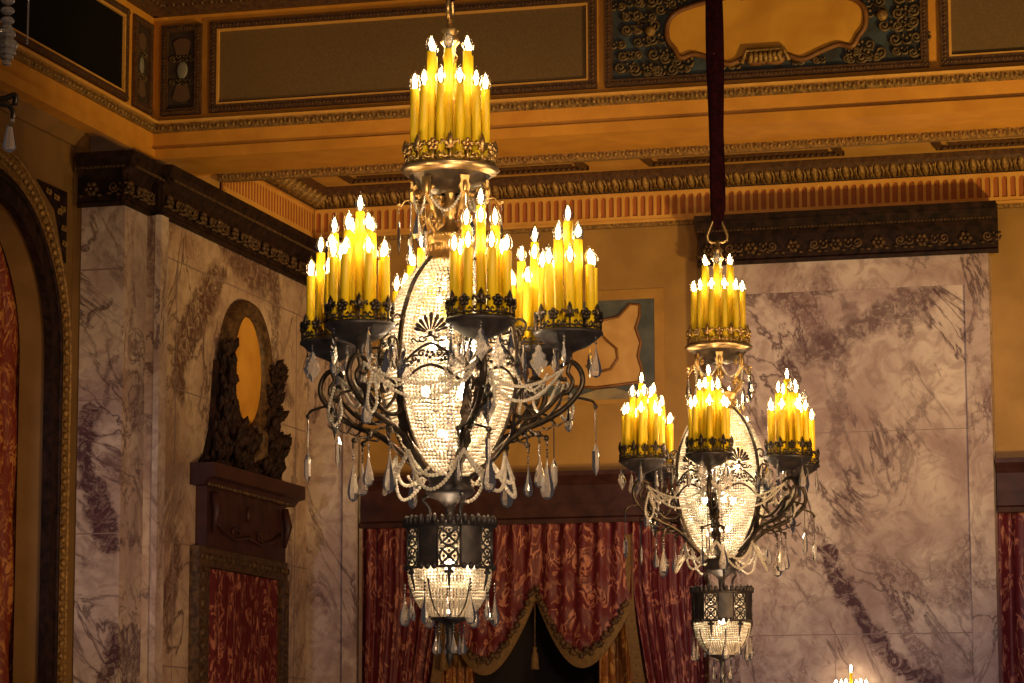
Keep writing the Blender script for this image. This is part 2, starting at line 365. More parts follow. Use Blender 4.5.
# ================================================================== SETTING
mb = MB(); BK.box(mb, -9.4, 1.5, 6.5, 9.6, -.15, 0); BK.box(mb, -5.36, -2.81, 0, 6.5, -.15, 0); BK.box(mb, -9.4, -8.62, 0, 6.5, -.15, 0)
struct(mb.build('wall_back', M['yellow_wall']), 'ochre plaster rear wall above the curtained doorways', 'wall')
mb = MB(); LF.box(mb, 22.16, 26.0, 0, 8.5, -.3, 0)
for z in (4.5, 6.0, 7.62, 8.22): pass
struct(mb.build('wall_left', M['marble_side']), 'veined marble left wall under the dark cornice', 'wall')
mb = MB()
for z in (8.2, 7.15, 5.9, 4.9): LF.box(mb, 22.2, 25.87, z-.005, z+.005, 0, .003)
for a, z0, z1 in ((22.62, 3, 8.2), (25.55, 3, 8.2)): LF.box(mb, a-.005, a+.005, z0, z1, 0, .003)
struct(mb.build('trim_1', M['joint']), 'fine joints between the marble slabs of the left wall', 'wall joint')
# pier at the near end of the left marble wall
mb = MB(); mb.box(-9.50, -9.13, 21.70, 22.2, 0, 8.5)
struct(mb.build('trim_2', M['marble_pier']), 'pale marble pier between the arch and the left marble wall', 'pier')
mb = MB(); mb.box(-9.49, -9.132, 21.695, 21.70, 7.99, 8.0); mb.box(-9.49, -9.132, 21.695, 21.70, 5.9, 5.91); mb.box(-9.49, -9.132, 21.695, 21.7, 6.95, 6.96)
struct(mb.build('trim_3', M['joint']), 'thin joints across the pale marble pier', 'wall joint')
mb = MB(); mb.box(-9.05, -9.0, 22.14, 22.30, 0, 8.5)
struct(mb.build('trim_4', M['marble_strip']), 'slim marble strip at the near edge of the left wall', 'pilaster')
# rear-left marble pilaster
mb = MB(); mb.box(-9.05, -8.555, 25.87, 26.0, 0, 8.5); mb.box(-8.69, -8.555, 25.83, 25.9, 0, 8.5)
struct(mb.build('trim_5', M['marble_strip']), 'pale marble pilaster in the corner left of the curtained doorway', 'pilaster')
# rear-right marble pier
mb = MB(); BK.box(mb, -5.30, -2.80, 0, 8.5, 0, .2)
struct(mb.build('trim_6', M['marble']), 'broad veined marble panel on the rear wall right of the doorway', 'wall panel')
mb = MB()
BK.box(mb, -5.30, -5.03, 0, 8.5, .2, .225); BK.box(mb, -3.01, -2.80, 0, 8.5, .2, .225); BK.box(mb, -5.03, -3.01, 8.235, 8.5, .2, .22)
struct(mb.build('trim_7', M['marble_strip']), 'marble border strips framing the broad rear marble panel', 'border')
mb = MB(); BK.box(mb, -5.03, -3.01, 5.225, 5.233, .2, .203); BK.box(mb, -4.2, -4.193, 4, 5.225, .2, .203); BK.box(mb, -5.03, -3.01, 6.98, 6.986, .2, .203)
struct(mb.build('trim_8', M['joint']), 'fine joints in the broad rear marble panel', 'wall joint')

# dark carved cornices over the marble
CP = [(0, 8.5), (.05, 8.5), (.06, 8.53), (.035, 8.55), (.035, 8.75), (.07, 8.78), (.12, 8.81), (.16, 8.87), (.18, 8.88), (.18, 8.93), (0, 8.93)]
def cornice(pl, a0, a1, name, label, h=0, hmul=1.0):
    mb = MB(); pf = [(h+x*hmul, z) for x, z in CP]; pl.prof(mb, a0, a1, pf)
    n = max(1, int(round((a1-a0)/.36)))
    mb.m = 1
    for i in range(n):
        a = a0+(i+.5)*(a1-a0)/n
        pl.rosette(mb, a-.09, 8.64, .12, h+.04); pl.scroll(mb, a+.10, 8.65, .09, 1 if i % 2 else -1, None, h+.04)
        for k in range(5): mb.ball(pl.p(a-.18+.08*k, 8.585+.012*(k % 2), h+.04), .022, 5, 4, (1.2, 1.2, .6))
    pl.eggs(mb, a0, a1, 8.80, .022, h+.11)
    return struct(mb.build(name, [M['cornice'], M['walnut_gilt']]), label, 'cornice')
cornice(Plane((0, 26, 0), (1,0,0), (0,-1,0)), -5.36, -2.71, 'trim_9', 'dark carved cornice above the rear marble panel', .2)
cornice(LF, 22.24, 26, 'trim_10', 'long dark carved cornice above the left marble wall', 0, .55)
cornice(Plane((0, 21.7, 0), (1,0,0), (0,-1,0)), -9.53, -9.10, 'trim_11', 'dark carved cornice on the pale marble pier', 0, .5)
cornice(Plane((-9.13, 0, 0), (0,1,0), (1,0,0)), 21.63, 22.26, 'trim_12', 'short return of the dark cornice around the pier', 0, .5)
cornice(Plane((0, 25.87, 0), (1,0,0), (0,-1,0)), -9.05, -8.55, 'trim_13', 'dark cornice over the pale corner pilaster', 0, .5)

# fluted frieze under the coffered soffit
def fluted(pl, a0, a1, z0, z1, name, label, h=0, dp=.018):
    mb = MB(); pl.box(mb, a0, a1, z0, z1, h-.03, h+.001); mb.m = 1
    n = int(round((a1-a0)/.0735)); p = (a1-a0)/n; K = 6
    zb, zt, hw = z0+.04, z1-.03, p*.32
    for i in range(n):
        c = a0+(i+.5)*p
        inner = [(c-hw, zb), (c-hw, zt-hw)]+[(c-hw*math.cos(PI*k/K), zt-hw+hw*math.sin(PI*k/K)) for k in range(1, K)]+[(c+hw, zt-hw), (c+hw, zb)]
        outer = [(c-p/2, z0), (c-p/2, zt-hw)]+[(c+p/2*(-1+2*(k-1)/(K-2)), z1) for k in range(1, K)]+[(c+p/2, zt-hw), (c+p/2, z0)]
        q = len(inner); hh = h+dp
        vs = [pl.p(a, z, hh) for a, z in inner]+[pl.p(a, z, hh) for a, z in outer]+[pl.p(a, z, h) for a, z in inner]
        fs = [(j, (j+1) % q, q+(j+1) % q, q+j) for j in range(q)]+[(j, (j+1) % q, 2*q+(j+1) % q, 2*q+j) for j in range(q)]
        mb.add(vs, fs, False)
    pl.box(mb, a0, a1, z1-.004, z1+.0, h, h+.03)
    pl.box(mb, a0, a1, z0-.02, z0+.004, h, h+.028)
    return struct(mb.build(name, [M['flute_red'], M['ochre2']]), label, 'frieze')
fluted(BK, -9.02, 1.2, 8.98, 9.235, 'trim_14', 'ochre fluted frieze along the rear wall', .04)
mb = MB(); LF.box(mb, 23.6, 26, 8.9, 9.6, -.3, .0)
mb.m = 1; LF.box(mb, 22.2, 26, 8.45, 8.92, -.3, -.001)
struct(mb.build('trim_15', [M['ochre2'], M['cornice']]), 'plaster backing above the left cornice', 'wall')
fluted(LF, 23.6, 25.96, 8.98, 9.235, 'trim_16', 'orange fluted frieze returning along the left wall', .015, .004)
mb = MB(); BK.box(mb, -9.05, 1.2, 8.925, 8.965, 0, .05); BK.eggs(mb, -9.05, 1.2, 8.945, .018, .05, .05)
struct(mb.build('trim_17', M['dark_gilt']), 'small dull gilt moulding below the rear fluted frieze', 'moulding')
mb = MB(); pf = [(0, 9.235), (.045, 9.235), (.05, 9.26), (.17, 9.34), (.19, 9.37), (.19, 9.42), (0, 9.42)]
BK.prof(mb, -9.05, 1.2, pf); LF.prof(mb, 23.4, 26, pf); mb.m = 1
def leaves(pl, a0, a1):
    n = int(round((a1-a0)/.14))
    for i in range(n):
        a = a0+(i+.5)*(a1-a0)/n; e = abs(pl.U.x)
        mb.tube([pl.p(a, 9.25, .06), pl.p(a, 9.29, .11), pl.p(a, 9.335, .165), pl.p(a, 9.35, .18)], [.014, .036, .03, .008], 6)
        for d in (1, -1): mb.tube([pl.p(a+d*.035, 9.25, .06), pl.p(a+d*.055, 9.30, .12), pl.p(a+d*.035, 9.35, .17)], [.008, .014, .006], 5)
        mb.tube([pl.p(a+.0775, 9.25, .06), pl.p(a+.0775, 9.33, .16)], [.006, .010], 4)
leaves(BK, -9.0, 1.2); leaves(LF, 23.4, 25.9)
struct(mb.build('trim_18', [M['brown_gilt'], M['dark_gilt']]), 'large leaf and dart crown moulding above the fluted frieze', 'moulding')
# soffit: recessed ceiling, its frames, beam underside and near band
mb = MB(); mb.box(-9.4, 1.5, 23.5, 26.2, 9.42, 9.5)
struct(mb.build('ceiling', M['ochre2']), 'recessed ochre soffit ceiling behind the beam', 'ceiling')
mb = MB()
for a0, a1 in ((-8.55, -6.3), (-5.75, -4.0), (-3.2, -.9)):
    mb.box(a0, a1, 25.50, 25.56, 9.385, 9.425); mb.box(a0, a0+.06, 23.9, 25.56, 9.385, 9.425); mb.box(a1-.06, a1, 23.9, 25.56, 9.385, 9.425)
    mb.box(a0+.12, a1-.12, 25.40, 25.43, 9.395, 9.425)
    for i in range(int((a1-a0)/.05)): mb.ball((a0+.025+.05*i, 25.50, 9.39), .018, 5, 4)
struct(mb.build('trim_19', M['brown_gilt']), 'coffer mouldings on the recessed soffit', 'moulding')
mb = MB(); mb.box(-9.4, 1.5, 22.86, 23.62, 9.115, 9.2); mb.box(-9.9, -9.36, 15, 22.9, 9.115, 9.2)
struct(mb.build('trim_20', M['ochre']), 'ochre underside of the beam below the upper frieze', 'beam')
mb = MB(); SB = Plane((0, 23.55, 0), (1,0,0), (0,-1,0)); SB.box(mb, -9.05, 1.2, 9.045, 9.13, -.06, .0); SB.eggs(mb, -9.05, 1.2, 9.085, .034, .0, .065)
SL = Plane((-9.09, 0, 0), (0,1,0), (1,0,0)); pass
struct(mb.build('trim_21', M['dark_gilt']), 'egg and dart band along the inner edge of the beam', 'moulding')
# beam fascia and its mouldings, rear and left runs
mb = MB()
FB.box(mb, -9.6, 1.5, 9.12, 10.9, -.3, 0); FL.box(mb, 14, 23.0, 9.12, 10.9, -.3, 0)
FB.prof(mb, -9.45, 1.5, [(0, 9.15), (.0, 9.15), (.02, 9.34), (0, 9.34)]); FL.prof(mb, 14, 22.95, [(0, 9.15), (.0, 9.15), (.02, 9.34), (0, 9.34)])
struct(mb.build('wall_back', M['ochre']), 'ochre beam and upper frieze wall turning the corner', 'wall')
mb = MB()
for pl, a0, a1 in ((FB, -9.4, 1.5), (FL, 14, 22.9)):
    pl.box(mb, a0, a1, 9.125, 9.155, 0, .03); pl.eggs(mb, a0, a1, 9.14, .013, .03, .035)
struct(mb.build('trim_22', M['brown_gilt']), 'thin beaded moulding under the beam fascia', 'moulding')
mb = MB()
for pl, a0, a1 in ((FB, -9.4, 1.5), (FL, 14, 22.9)):
    pl.box(mb, a0, a1, 9.34, 9.415, 0, .04); pl.eggs(mb, a0, a1, 9.378, .036, .04, .07)
struct(mb.build('trim_23', M['dark_gilt']), 'egg and dart moulding above the beam fascia', 'moulding')
mb = MB()
for pl, a0, a1 in ((FB, -9.4, 1.5), (FL, 14, 22.9)):
    pl.prof(mb, a0, a1, [(0, 9.415), (.075, 9.415), (.08, 9.435), (.02, 9.455), (0, 9.455)])
struct(mb.build('trim_24', M['ochre2']), 'pale ledge above the egg and dart moulding', 'moulding')
mb = MB()
for pl, a0, a1 in ((FB, -9.4, 1.5), (FL, 14, 22.9)):
    pl.prof(mb, a0, a1, [(0, 10.34), (.05, 10.34), (.16, 10.45), (.18, 10.52), (.18, 10.9), (0, 10.9)]); pl.eggs(mb, a0, a1, 10.42, .05, .11, .085)
struct(mb.build('trim_25', M['brown_gilt']), 'dark leaf crown moulding above the upper frieze', 'moulding')
mb = MB(); mb.box(-9.9, 3, 4, 23.2, 11.6, 11.7)
struct(mb.build('ceiling', M['brown_field']), 'high hall ceiling that carries the chandeliers', 'ceiling')

# frieze panels
def panel(pl, a0, a1, z0, z1, wd, fieldm, name, label, inner=None, cat='frieze panel'):
    t = thing(name, label, cat, pl.p((a0+a1)/2, z0, 0)); Ti = Matrix.Translation(-t.location)
    def B(mb, nm, mt):
        mb.v = [tuple(Vector(p)-t.location) for p in mb.v]; return mb.build(nm, mt, t)
    mb = MB(); pl.frame(mb, a0, a1, z0, z1, wd, 0, .035, wd*.34); B(mb, 'frame', M['brown_gilt'])
    mb = MB(); pl.box(mb, a0+wd, a1-wd, z0+wd, z1-wd, 0, .006); B(mb, 'field', fieldm)
    if inner:
        mb = MB(); pl.frame(mb, a0+wd, a1-wd, z0+wd, z1-wd, .018, .006, .03); B(mb, 'bead_edge', inner)
    return t, B
def small_ornament(pl, a, z0, z1, B):
    zc = (z0+z1)/2; mb = MB()
    mb.ball(pl.p(a, zc, .012), .05, 8, 6, (abs(pl.U.x)*.9+.15, abs(pl.U.y)*.9+.15, 1.5)); B(mb, 'painted_oval', M['white_paint'])
    for s in (1, -1):
        mb = MB()
        pl.plate(mb, [(a-.05, zc+s*.13), (a+.05, zc+s*.13), (a+.08, zc+s*.24), (a+.03, zc+s*.27), (a-.03, zc+s*.27), (a-.08, zc+s*.24)][::s], .006, .016)
        B(mb, 'urn_motif', M['pink_paint'])
    for s in (1, -1):
        for d in (1, -1): mb = MB(); pl.scroll(mb, a+d*.085, zc+s*.1, .06, d, .007, .014); B(mb, 'scroll_relief', M['relief'])
t, B = panel(FB, -9.32, -8.965, 9.487, 10.258, .055, M['dark_field'], 'ornament_panel', 'small upright painted panel in the rear frieze beside the corner')
small_ornament(FB, -9.14, 9.487, 10.258, B)
t, B = panel(FL, 22.44, 22.82, 9.487, 10.258, .055, M['dark_field'], 'ornament_panel', 'small upright painted panel in the left frieze beside the corner')
small_ornament(FL, 22.63, 9.487, 10.258, B)
panel(FB, -8.89, -5.57, 9.487, 10.262, .065, M['brown_field'], 'frieze_panel', 'long plain brown frieze panel behind the large front chandelier', M['ochre2'])
panel(FB, -2.81, 1.0, 9.487, 10.262, .065, M['brown_field'], 'frieze_panel', 'plain brown frieze panel cut off at the top right', M['ochre2'])
panel(FL, 18.6, 22.30, 9.487, 10.262, .06, M['black_field'], 'frieze_panel', 'black frieze panel on the left side above the arch', M['ochre2'])
t, B = panel(FB, -5.50, -2.905, 9.487, 10.262, .06, M['blue_field'], 'cartouche_panel', 'blue frieze panel with amber cartouche behind the dark hanging sleeve')
cx, cz = -4.19, 9.90
half = [(0, -.24), (.13, -.245), (.19, -.20), (.33, -.24), (.50, -.19), (.66, -.15), (.78, -.17), (.84, -.10), (.90, -.03), (.90, .08), (.82, .16), (.62, .21), (.40, .24), (.20, .27), (0, .25)]
poly = [(cx+a, cz+b) for a, b in half]+[(cx-a, cz+b) for a, b in half[::-1][1:-1]]
poly = [(cx+(a-cx)*.88, cz-.02+(b-cz)*1.12) for a, b in poly]
poly = [(p.x, p.y) for p in smooth_path([(a, b, 0) for a, b in poly+[poly[0]]], 4)][:-1]
mb = MB(); FB.plate(mb, poly, .006, .035); B(mb, 'cartouche', M['amber'])
mb = MB(); FB.tube(mb, poly+[poly[0]], .022, .035, 6); B(mb, 'cartouche_border', M['amber_edge'])
mb = MB()
for s in (-.245, .27):
    mb = MB()
    for k in range(-3, 4): mb.tube([FB.p(cx+k*.042, cz+s-.05, .05), FB.p(cx+k*.036, cz+s, .065), FB.p(cx+k*.042, cz+s+.045, .05)], [.018, .026, .016], 6)
    FB.tube(mb, [(cx-.19, cz+s-.05), (cx-.15, cz+s+.05), (cx+.15, cz+s+.05), (cx+.19, cz+s-.05)], .018, .06)
    B(mb, 'shell_clasp', M['dark_gilt'])
random.seed(3)
for s in (1, -1):
    spots = [(.92+.12*(k % 3)+random.uniform(-.03, .03), -.27+.108*(k//3)+random.uniform(-.02, .02)) for k in range(18)]
    spots = [p for p in spots if p[0] > .9 or abs(p[1]) > .15]+[(.28+.12*k, -.30) for k in range(6) if k != 2]+[(.30+.12*k, .29) for k in range(5)]+[(.72, -.245), (.82, -.2), (.75, .235), (.85, .2)]
    for a_, b_ in spots:
        mb = MB(); FB.scroll(mb, cx+s*a_, cz+b_, random.uniform(.07, .11) if a_ > .7 else .055, random.choice((1, -1)), .013, .02); B(mb, 'scroll_relief', M['relief'])
    mb = MB(); mb.ball(FB.p(cx+s*.93, cz+.02, .05), .045, 8, 6); B(mb, 'relief_boss', M['dark_gilt'])

# arcade wall on the left with its arch
yc, zs = 20.15, 7.25
def arch_path(rr, n=24, zb=3.0):
    return [(yc-rr, zb), (yc-rr, zs)]+[(yc-rr*math.cos(PI*k/n), zs+rr*math.sin(PI*k/n)) for k in range(1, n)]+[(yc+rr, zs), (yc+rr, zb)]
mb = MB(); inn = arch_path(1.1); out = [(16.5, 3.0), (16.5, zs)]
for k in range(1, 24):
    a = PI*k/24; d = (-math.cos(a), math.sin(a)); t1 = (9.12-zs)/d[1]; t2 = (1.9 if d[0] > 0 else 3.65)/abs(d[0]) if abs(d[0]) > 1e-6 else 9e9
    tt = min(t1, t2); out.append((yc+d[0]*tt, zs+d[1]*tt))
out += [(22.05, zs), (22.05, 3.0)]
q = len(inn)
mb.add([AR.p(a, z) for a, z in inn]+[AR.p(a, z) for a, z in out]+[AR.p(a, z, -.22) for a, z in inn],
       [(j, j+1, q+j+1, q+j) for j in range(q-1)]+[(j, j+1, 2*q+j+1, 2*q+j) for j in range(q-1)])
AR.box(mb, 21.50, 21.76, 7.0, 9.12, -.2, -.001); mb.box(-9.578, -9.495, 21.715, 21.8, 0, 9.12)
struct(mb.build('wall_left', M['arcade']), 'brown plaster arcade wall with a round arch at far left', 'wall')
mb = MB()
def ring(mb, r1, r2, h0, h1):
    A, Bq = arch_path(r1), arch_path(r2); n = len(A)
    vs = [AR.p(a, z, h) for P_, h in ((A, h0), (A, h1), (Bq, h1), (Bq, h0)) for a, z in P_]
    mb.add(vs, [(k*n+j, k*n+j+1, (k+1)*n+j+1, (k+1)*n+j) for k in range(3) for j in range(n-1)])
ring(mb, 1.07, 1.27, 0, .07)
mb.tube([AR.p(a, z, .075) for a, z in arch_path(1.22)], .02, 6)
struct(mb.build('trim_26', M['cornice']), 'dark smooth inner moulding of the left arch', 'moulding')
mb = MB(); ring(mb, 1.30, 1.50, 0, .03)
for rr in (1.31, 1.49): mb.tube([AR.p(a, z, .035) for a, z in arch_path(rr)], .014, 6)
n = 60
for i in range(n):
    for a, z in [(yc-1.4*math.cos(PI*i/n), zs+1.4*math.sin(PI*i/n))]: mb.ball(AR.p(a, z, .045), .04, 6, 4, (.6, .8, .8))
for i in range(40):
    for s in (1, -1): mb.ball(AR.p(yc+s*1.4, zs-.05-.09*i, .045), .04, 6, 4, (.6, .8, .8))
struct(mb.build('trim_27', M['dark_gilt']), 'carved gilt band around the left arch', 'moulding')
mb = MB(); AR.plate(mb, [(21.0, 8.60), (21.55, 8.60), (21.55, 8.03), (21.35, 8.42)], 0, .02); mb.m = 1
for a, z in ((21.2, 8.54), (21.35, 8.52), (21.47, 8.45), (21.5, 8.3), (21.42, 8.42), (21.52, 8.18)): AR.scroll(mb, a, z, .05, 1, .008, .03)
struct(mb.build('trim_28', [M['cornice'], M['dark_gilt']]), 'dark carved spandrel corner above the left arch', 'moulding')
mb = MB(); AR.prof(mb, 15, 21.72, [(0, 9.0), (.03, 9.0), (.05, 9.04), (.09, 9.12), (0, 9.12)])
struct(mb.build('trim_29', M['arcade']), 'thin crown moulding above the left arcade wall', 'moulding')

# ================================================================== CURTAINS
def drape(mb, pl, a0f, a1f, z0, z1, folds, amp, h, nv=40, nu=None, ph=0):
    nu = nu or folds*8
    def fn(i, j):
        z = lerp(z1, z0, j); A0 = a0f(z) if callable(a0f) else a0f; A1 = a1f(z) if callable(a1f) else a1f
        s = i*folds*2*PI+ph; amp2 = amp*(.6+.4*math.sin(i*7+1.3))
        return pl.p(lerp(A0, A1, i)+amp*.25*math.sin(s*1.0+2*j), z, h+amp2*math.sin(s+.5*math.sin(3*j+i*4))+amp*.3*math.sin(2.3*s+j))
    mb.grid(fn, nu, nv)
def T(name, label, cat, pos): return thing(name, label, cat, pos)
def childof(t, mb, nm, mt):
    mb.v = [tuple(Vector(p)-t.location) for p in mb.v]; return mb.build(nm, mt, t)
def ribbon(mb, pl, pts, wd, h, th=.012):
    n = len(pts); P_ = [Vector((a, z, 0)) for a, z in pts]; vs = []
    for i in range(n):
        d = (P_[min(i+1, n-1)]-P_[max(i-1, 0)]).normalized(); nn = Vector((-d.y, d.x, 0))*wd/2
        for s, hh in ((1, h), (-1, h), (-1, h+th), (1, h+th)):
            q_ = P_[i]+nn*s; vs.append(pl.p(q_.x, q_.y, hh))
    mb.add(vs, [(i*4+k, i*4+(k+1) % 4, i*4+4+(k+1) % 4, i*4+4+k) for i in range(n-1) for k in range(4)])
# side drapes of the main doorway
t = T('side_curtain', 'crimson damask side curtain hanging right of the central valance', 'curtain', (hx(672), 25.98, 3.6))
mb = MB(); drape(mb, BK, lambda z: hx(630)+max(0, (5.7-z))*.16, hx(712), 3.6, 6.32, 7, .045, -.10); childof(t, mb, 'drape', M['damask'])
mb = MB(); ribbon(mb, BK, smooth_path([(hx(629), 6.15, 0), (hx(630), 5.6, 0), (hx(636), 5.1, 0), (hx(652), 4.2, 0), (hx(668), 3.6, 0)], 5) and [(p.x, p.y) for p in smooth_path([(hx(629), 6.15, 0), (hx(630), 5.6, 0), (hx(636), 5.1, 0), (hx(652), 4.2, 0), (hx(668), 3.6, 0)], 5)], .10, .03); childof(t, mb, 'gold_trim', M['gold_trim'])
t = T('side_curtain', 'crimson damask side curtain hanging left of the central valance', 'curtain', (hx(405), 25.98, 3.6))
mb = MB(); drape(mb, BK, hx(354), lambda z: hx(449)-max(0, (5.7-z))*.16, 3.6, 6.32, 7, .045, -.07, ph=1); childof(t, mb, 'drape', M['damask'])
mb = MB(); ribbon(mb, BK, [(p.x, p.y) for p in smooth_path([(hx(450), 6.15, 0), (hx(449), 5.6, 0), (hx(443), 5.1, 0), (hx(428), 4.2, 0), (hx(412), 3.6, 0)], 5)], .10, .03); childof(t, mb, 'gold_trim', M['gold_trim'])
# swagged valance
t = T('swag_valance', 'scalloped crimson damask valance with gold band over the doorway', 'valance', (hx(540), 25.9, 5.0))
def vbot(px):
    if px < 540: a, b, za, zb_, s = 448, 540, 604, 590, 66
    else: a, b, za, zb_, s = 540, 632, 590, 604, 60
    k = (px-a)/(b-a); return hz(lerp(za, zb_, k)+s*4*k*(1-k)*(.85+.15*math.sin(PI*k)))
mb = MB()
def fn(i, j):
    px = lerp(446, 634, i); zb_ = vbot(min(max(px, 448), 632)); z = lerp(6.30, zb_, j)
    k = (px-448)/92 % 1.0; bow = .10*math.sin(PI*k)*j
    return BK.p(hx(px), z, .05+bow+.03*math.sin(i*2*PI*11)*(1-.6*j)+.022*math.sin(j*26*(.4+.6*math.sin(PI*k))+3)*j*math.sin(PI*k))
mb.grid(fn, 120, 44); childof(t, mb, 'drape', M['damask'])
mb = MB()
for a, b in ((448, 540), (540, 632)):
    pts = [(hx(lerp(a, b, k/24)), vbot(lerp(a, b, k/24) if k not in (0,) else a+.01)) for k in range(25)]
    n = 24; vs = []
    for i, (x, z) in enumerate(pts):
        bow = .10*math.sin(PI*i/n)
        wd = .13
        for dz, hh in ((.0, .075), (-wd, .055), (-wd, .075), (.0, .095)): vs.append(BK.p(x, z+dz, hh+bow))
    mb.add(vs, [(i*4+k, i*4+(k+1) % 4, i*4+4+(k+1) % 4, i*4+4+k) for i in range(n) for k in range(4)])
childof(t, mb, 'gold_band', M['gold_trim'])
mb = MB()
for a, b in ((448, 540), (540, 632)):
    for k in range(1, 40):
        px = lerp(a, b, k/40); bow = .10*math.sin(PI*k/40)
        mb.ball(BK.p(hx(px), vbot(px)+.02*math.sin(k*1.7), .10+bow), .028, 6, 4, (1, .8, .8+.4*(k % 2)))
childof(t, mb, 'ruched_edge', M['walnut_gilt'])
for px, lab in ((541, 'tassel hanging from the centre point of the crimson valance'), (450, 'tassel hanging left of centre behind the front chandelier stem')):
    y0 = 606 if px == 541 else 620
    t = T('curtain_tassel', 'gold '+lab, 'tassel', (hx(px), 25.86, hz(672)))
    mb = MB(); mb.tube([(hx(px), 25.86, hz(y0)), (hx(px), 25.86, hz(652))], .008, 5); childof(t, mb, 'cord', M['walnut_gilt'])
    mb = MB(); mb.lathe([(.001, .20), (.022, .19), (.014, .165), (.02, .15), (.030, .12), (.038, 0), (.001, 0)], 12, (hx(px), 25.86, hz(672))); childof(t, mb, 'skirt', M['gold_trim'])
# amber inner curtains and the dark room behind
t = tag((lambda mb: (drape(mb, Plane((0, 26.45, 0), (1,0,0), (0,-1,0)), hx(588), hx(660), 3.6, 5.9, 6, .05, 0), mb.build('inner_curtain', M['damask_amber']))[1])(MB()), 'amber damask inner curtain glimpsed below the right side of the valance', 'curtain')
t = tag((lambda mb: (drape(mb, Plane((0, 26.45, 0), (1,0,0), (0,-1,0)), hx(425), hx(462), 3.6, 5.9, 4, .05, 0), mb.build('inner_curtain', M['damask_amber']))[1])(MB()), 'amber damask inner curtain hidden in shadow left of the doorway', 'curtain')
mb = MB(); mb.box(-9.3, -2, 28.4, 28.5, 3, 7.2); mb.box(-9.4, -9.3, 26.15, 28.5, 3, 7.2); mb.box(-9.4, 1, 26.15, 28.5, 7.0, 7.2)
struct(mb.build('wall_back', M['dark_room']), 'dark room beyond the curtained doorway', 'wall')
mb = MB()
for a, b in ((-8.55, -5.34), (-2.79, 1)):
    BK.prof(mb, a, b, [(0, 6.26), (.10, 6.26), (.11, 6.30), (.08, 6.32), (.08, 6.60), (.12, 6.64), (.18, 6.68), (.18, 6.72), (0, 6.72)])
    BK.box(mb, a, b, 6.42, 6.435, .08, .09)
struct(mb.build('trim_30', M['walnut']), 'dark red walnut lintels over the doorway curtains', 'lintel')
tag((lambda mb: (drape(mb, BK, -2.83, -1.4, 3.6, 6.32, 8, .05, -.06), mb.build('side_curtain', M['damask']))[1])(MB()), 'crimson curtain at the right edge beyond the marble panel', 'curtain')
tag((lambda mb: (drape(mb, Plane((-9.85, 0, 0), (0,1,0), (1,0,0)), 18.6, lambda z: 21.40+.04*math.sin(z*6)-max(0, z-7.3)**1.6*.45, 3.2, 8.5, 11, .04, 0), mb.build('arch_curtain', M['damask_red2']))[1])(MB()), 'red and gold curtain inside the arch at the far left', 'curtain')
mb = MB(); mb.box(-9.98, -9.93, 16.5, 22.0, 3.0, 9.1); mb.box(-9.93, -9.60, 21.62, 21.69, 3.0, 9.1)
struct(mb.build('wall_left', M['umber']), 'orange wall behind the curtain of the left arch', 'wall')

# painted mural panel high on the rear wall
t = T('mural_panel', 'tan and blue painted panel above the doorway lintel', 'painting', (-6.95, 26, 7.33))
mb = MB(); BK.frame(mb, -8.1, -5.72, 7.33, 8.36, .09, 0, .012); childof(t, mb, 'border', M['umber'])
mb = MB(); BK.box(mb, -8.01, -5.81, 7.42, 8.27, 0, .006); childof(t, mb, 'field', M['slate'])
def pl_(px, py): return (hx(px)+.0, 7.36+(401-py)*.0091)
cloud = [(560, 318), (585, 316), (602, 322), (622, 318), (634, 306), (643, 307), (643, 318), (639, 330), (644, 345), (641, 358), (645, 372), (641, 384), (600, 388), (560, 384)]
pts = [pl_(*c) for c in cloud]; ptsm = [(2*-6.92-a, z) for a, z in pts][::-1]
mb = MB(); BK.plate(mb, ptsm+pts if False else pts+ptsm, .006, .02); childof(t, mb, 'painted_cartouche', M['tan_paint'])
mb = MB(); BK.tube(mb, pts, .014, .02); BK.tube(mb, ptsm, .014, .02)
sc_ = [pl_(*c) for c in ((590, 336), (604, 334), (611, 342), (620, 350), (621, 360), (614, 370), (604, 372), (590, 366))]
BK.tube(mb, sc_, .013, .022); childof(t, mb, 'painted_outline', M['amber_edge'])
mb = MB(); BK.plate(mb, [pl_(560, 400), pl_(640, 400), pl_(640, 396), pl_(618, 389), pl_(600, 390), pl_(580, 396), pl_(560, 399)][::-1], .02, .026); childof(t, mb, 'grey_scroll', M['grey_paint'])

# ================================================================== DOOR SURROUND AND OVAL MIRROR ON THE LEFT WALL
t = T('door_surround', 'carved dark walnut surround with shelf hood on the left marble wall', 'door surround', (-9.05, 24.3, 3.4))
mb = MB(); LF.box(mb, 23.10, 25.03, 5.90, 6.42, .0, .10)
childof(t, mb, 'frieze_board', M['walnut'])
mb = MB(); LF.prof(mb, 22.96, 25.20, [(0, 6.40), (.12, 6.40), (.16, 6.45), (.22, 6.465), (.22, 6.58), (.0, 6.58)]); childof(t, mb, 'shelf', M['walnut'])
mb = MB(); LF.eggs(mb, 23.02, 25.1, 6.415, .035, .13, .075); childof(t, mb, 'dentil_moulding', M['walnut_gilt'])
mb = MB()
LF.box(mb, 22.98, 25.12, 5.74, 5.90, 0, .09); LF.eggs(mb, 22.98, 25.12, 5.82, .05, .09, .10)
LF.box(mb, 22.98, 23.21, 3.4, 5.74, 0, .09); LF.box(mb, 25.04, 25.16, 3.4, 5.74, 0, .09)
for i in range(20):
    mb.ball(LF.p(23.09, 5.66-.115*i, .09), .065, 8, 5, (.4, 1.1, .7)); mb.ball(LF.p(25.10, 5.66-.115*i, .09), .045, 8, 5, (.4, .8, .9))
childof(t, mb, 'carved_frame', M['walnut_gilt'])
mb = MB()
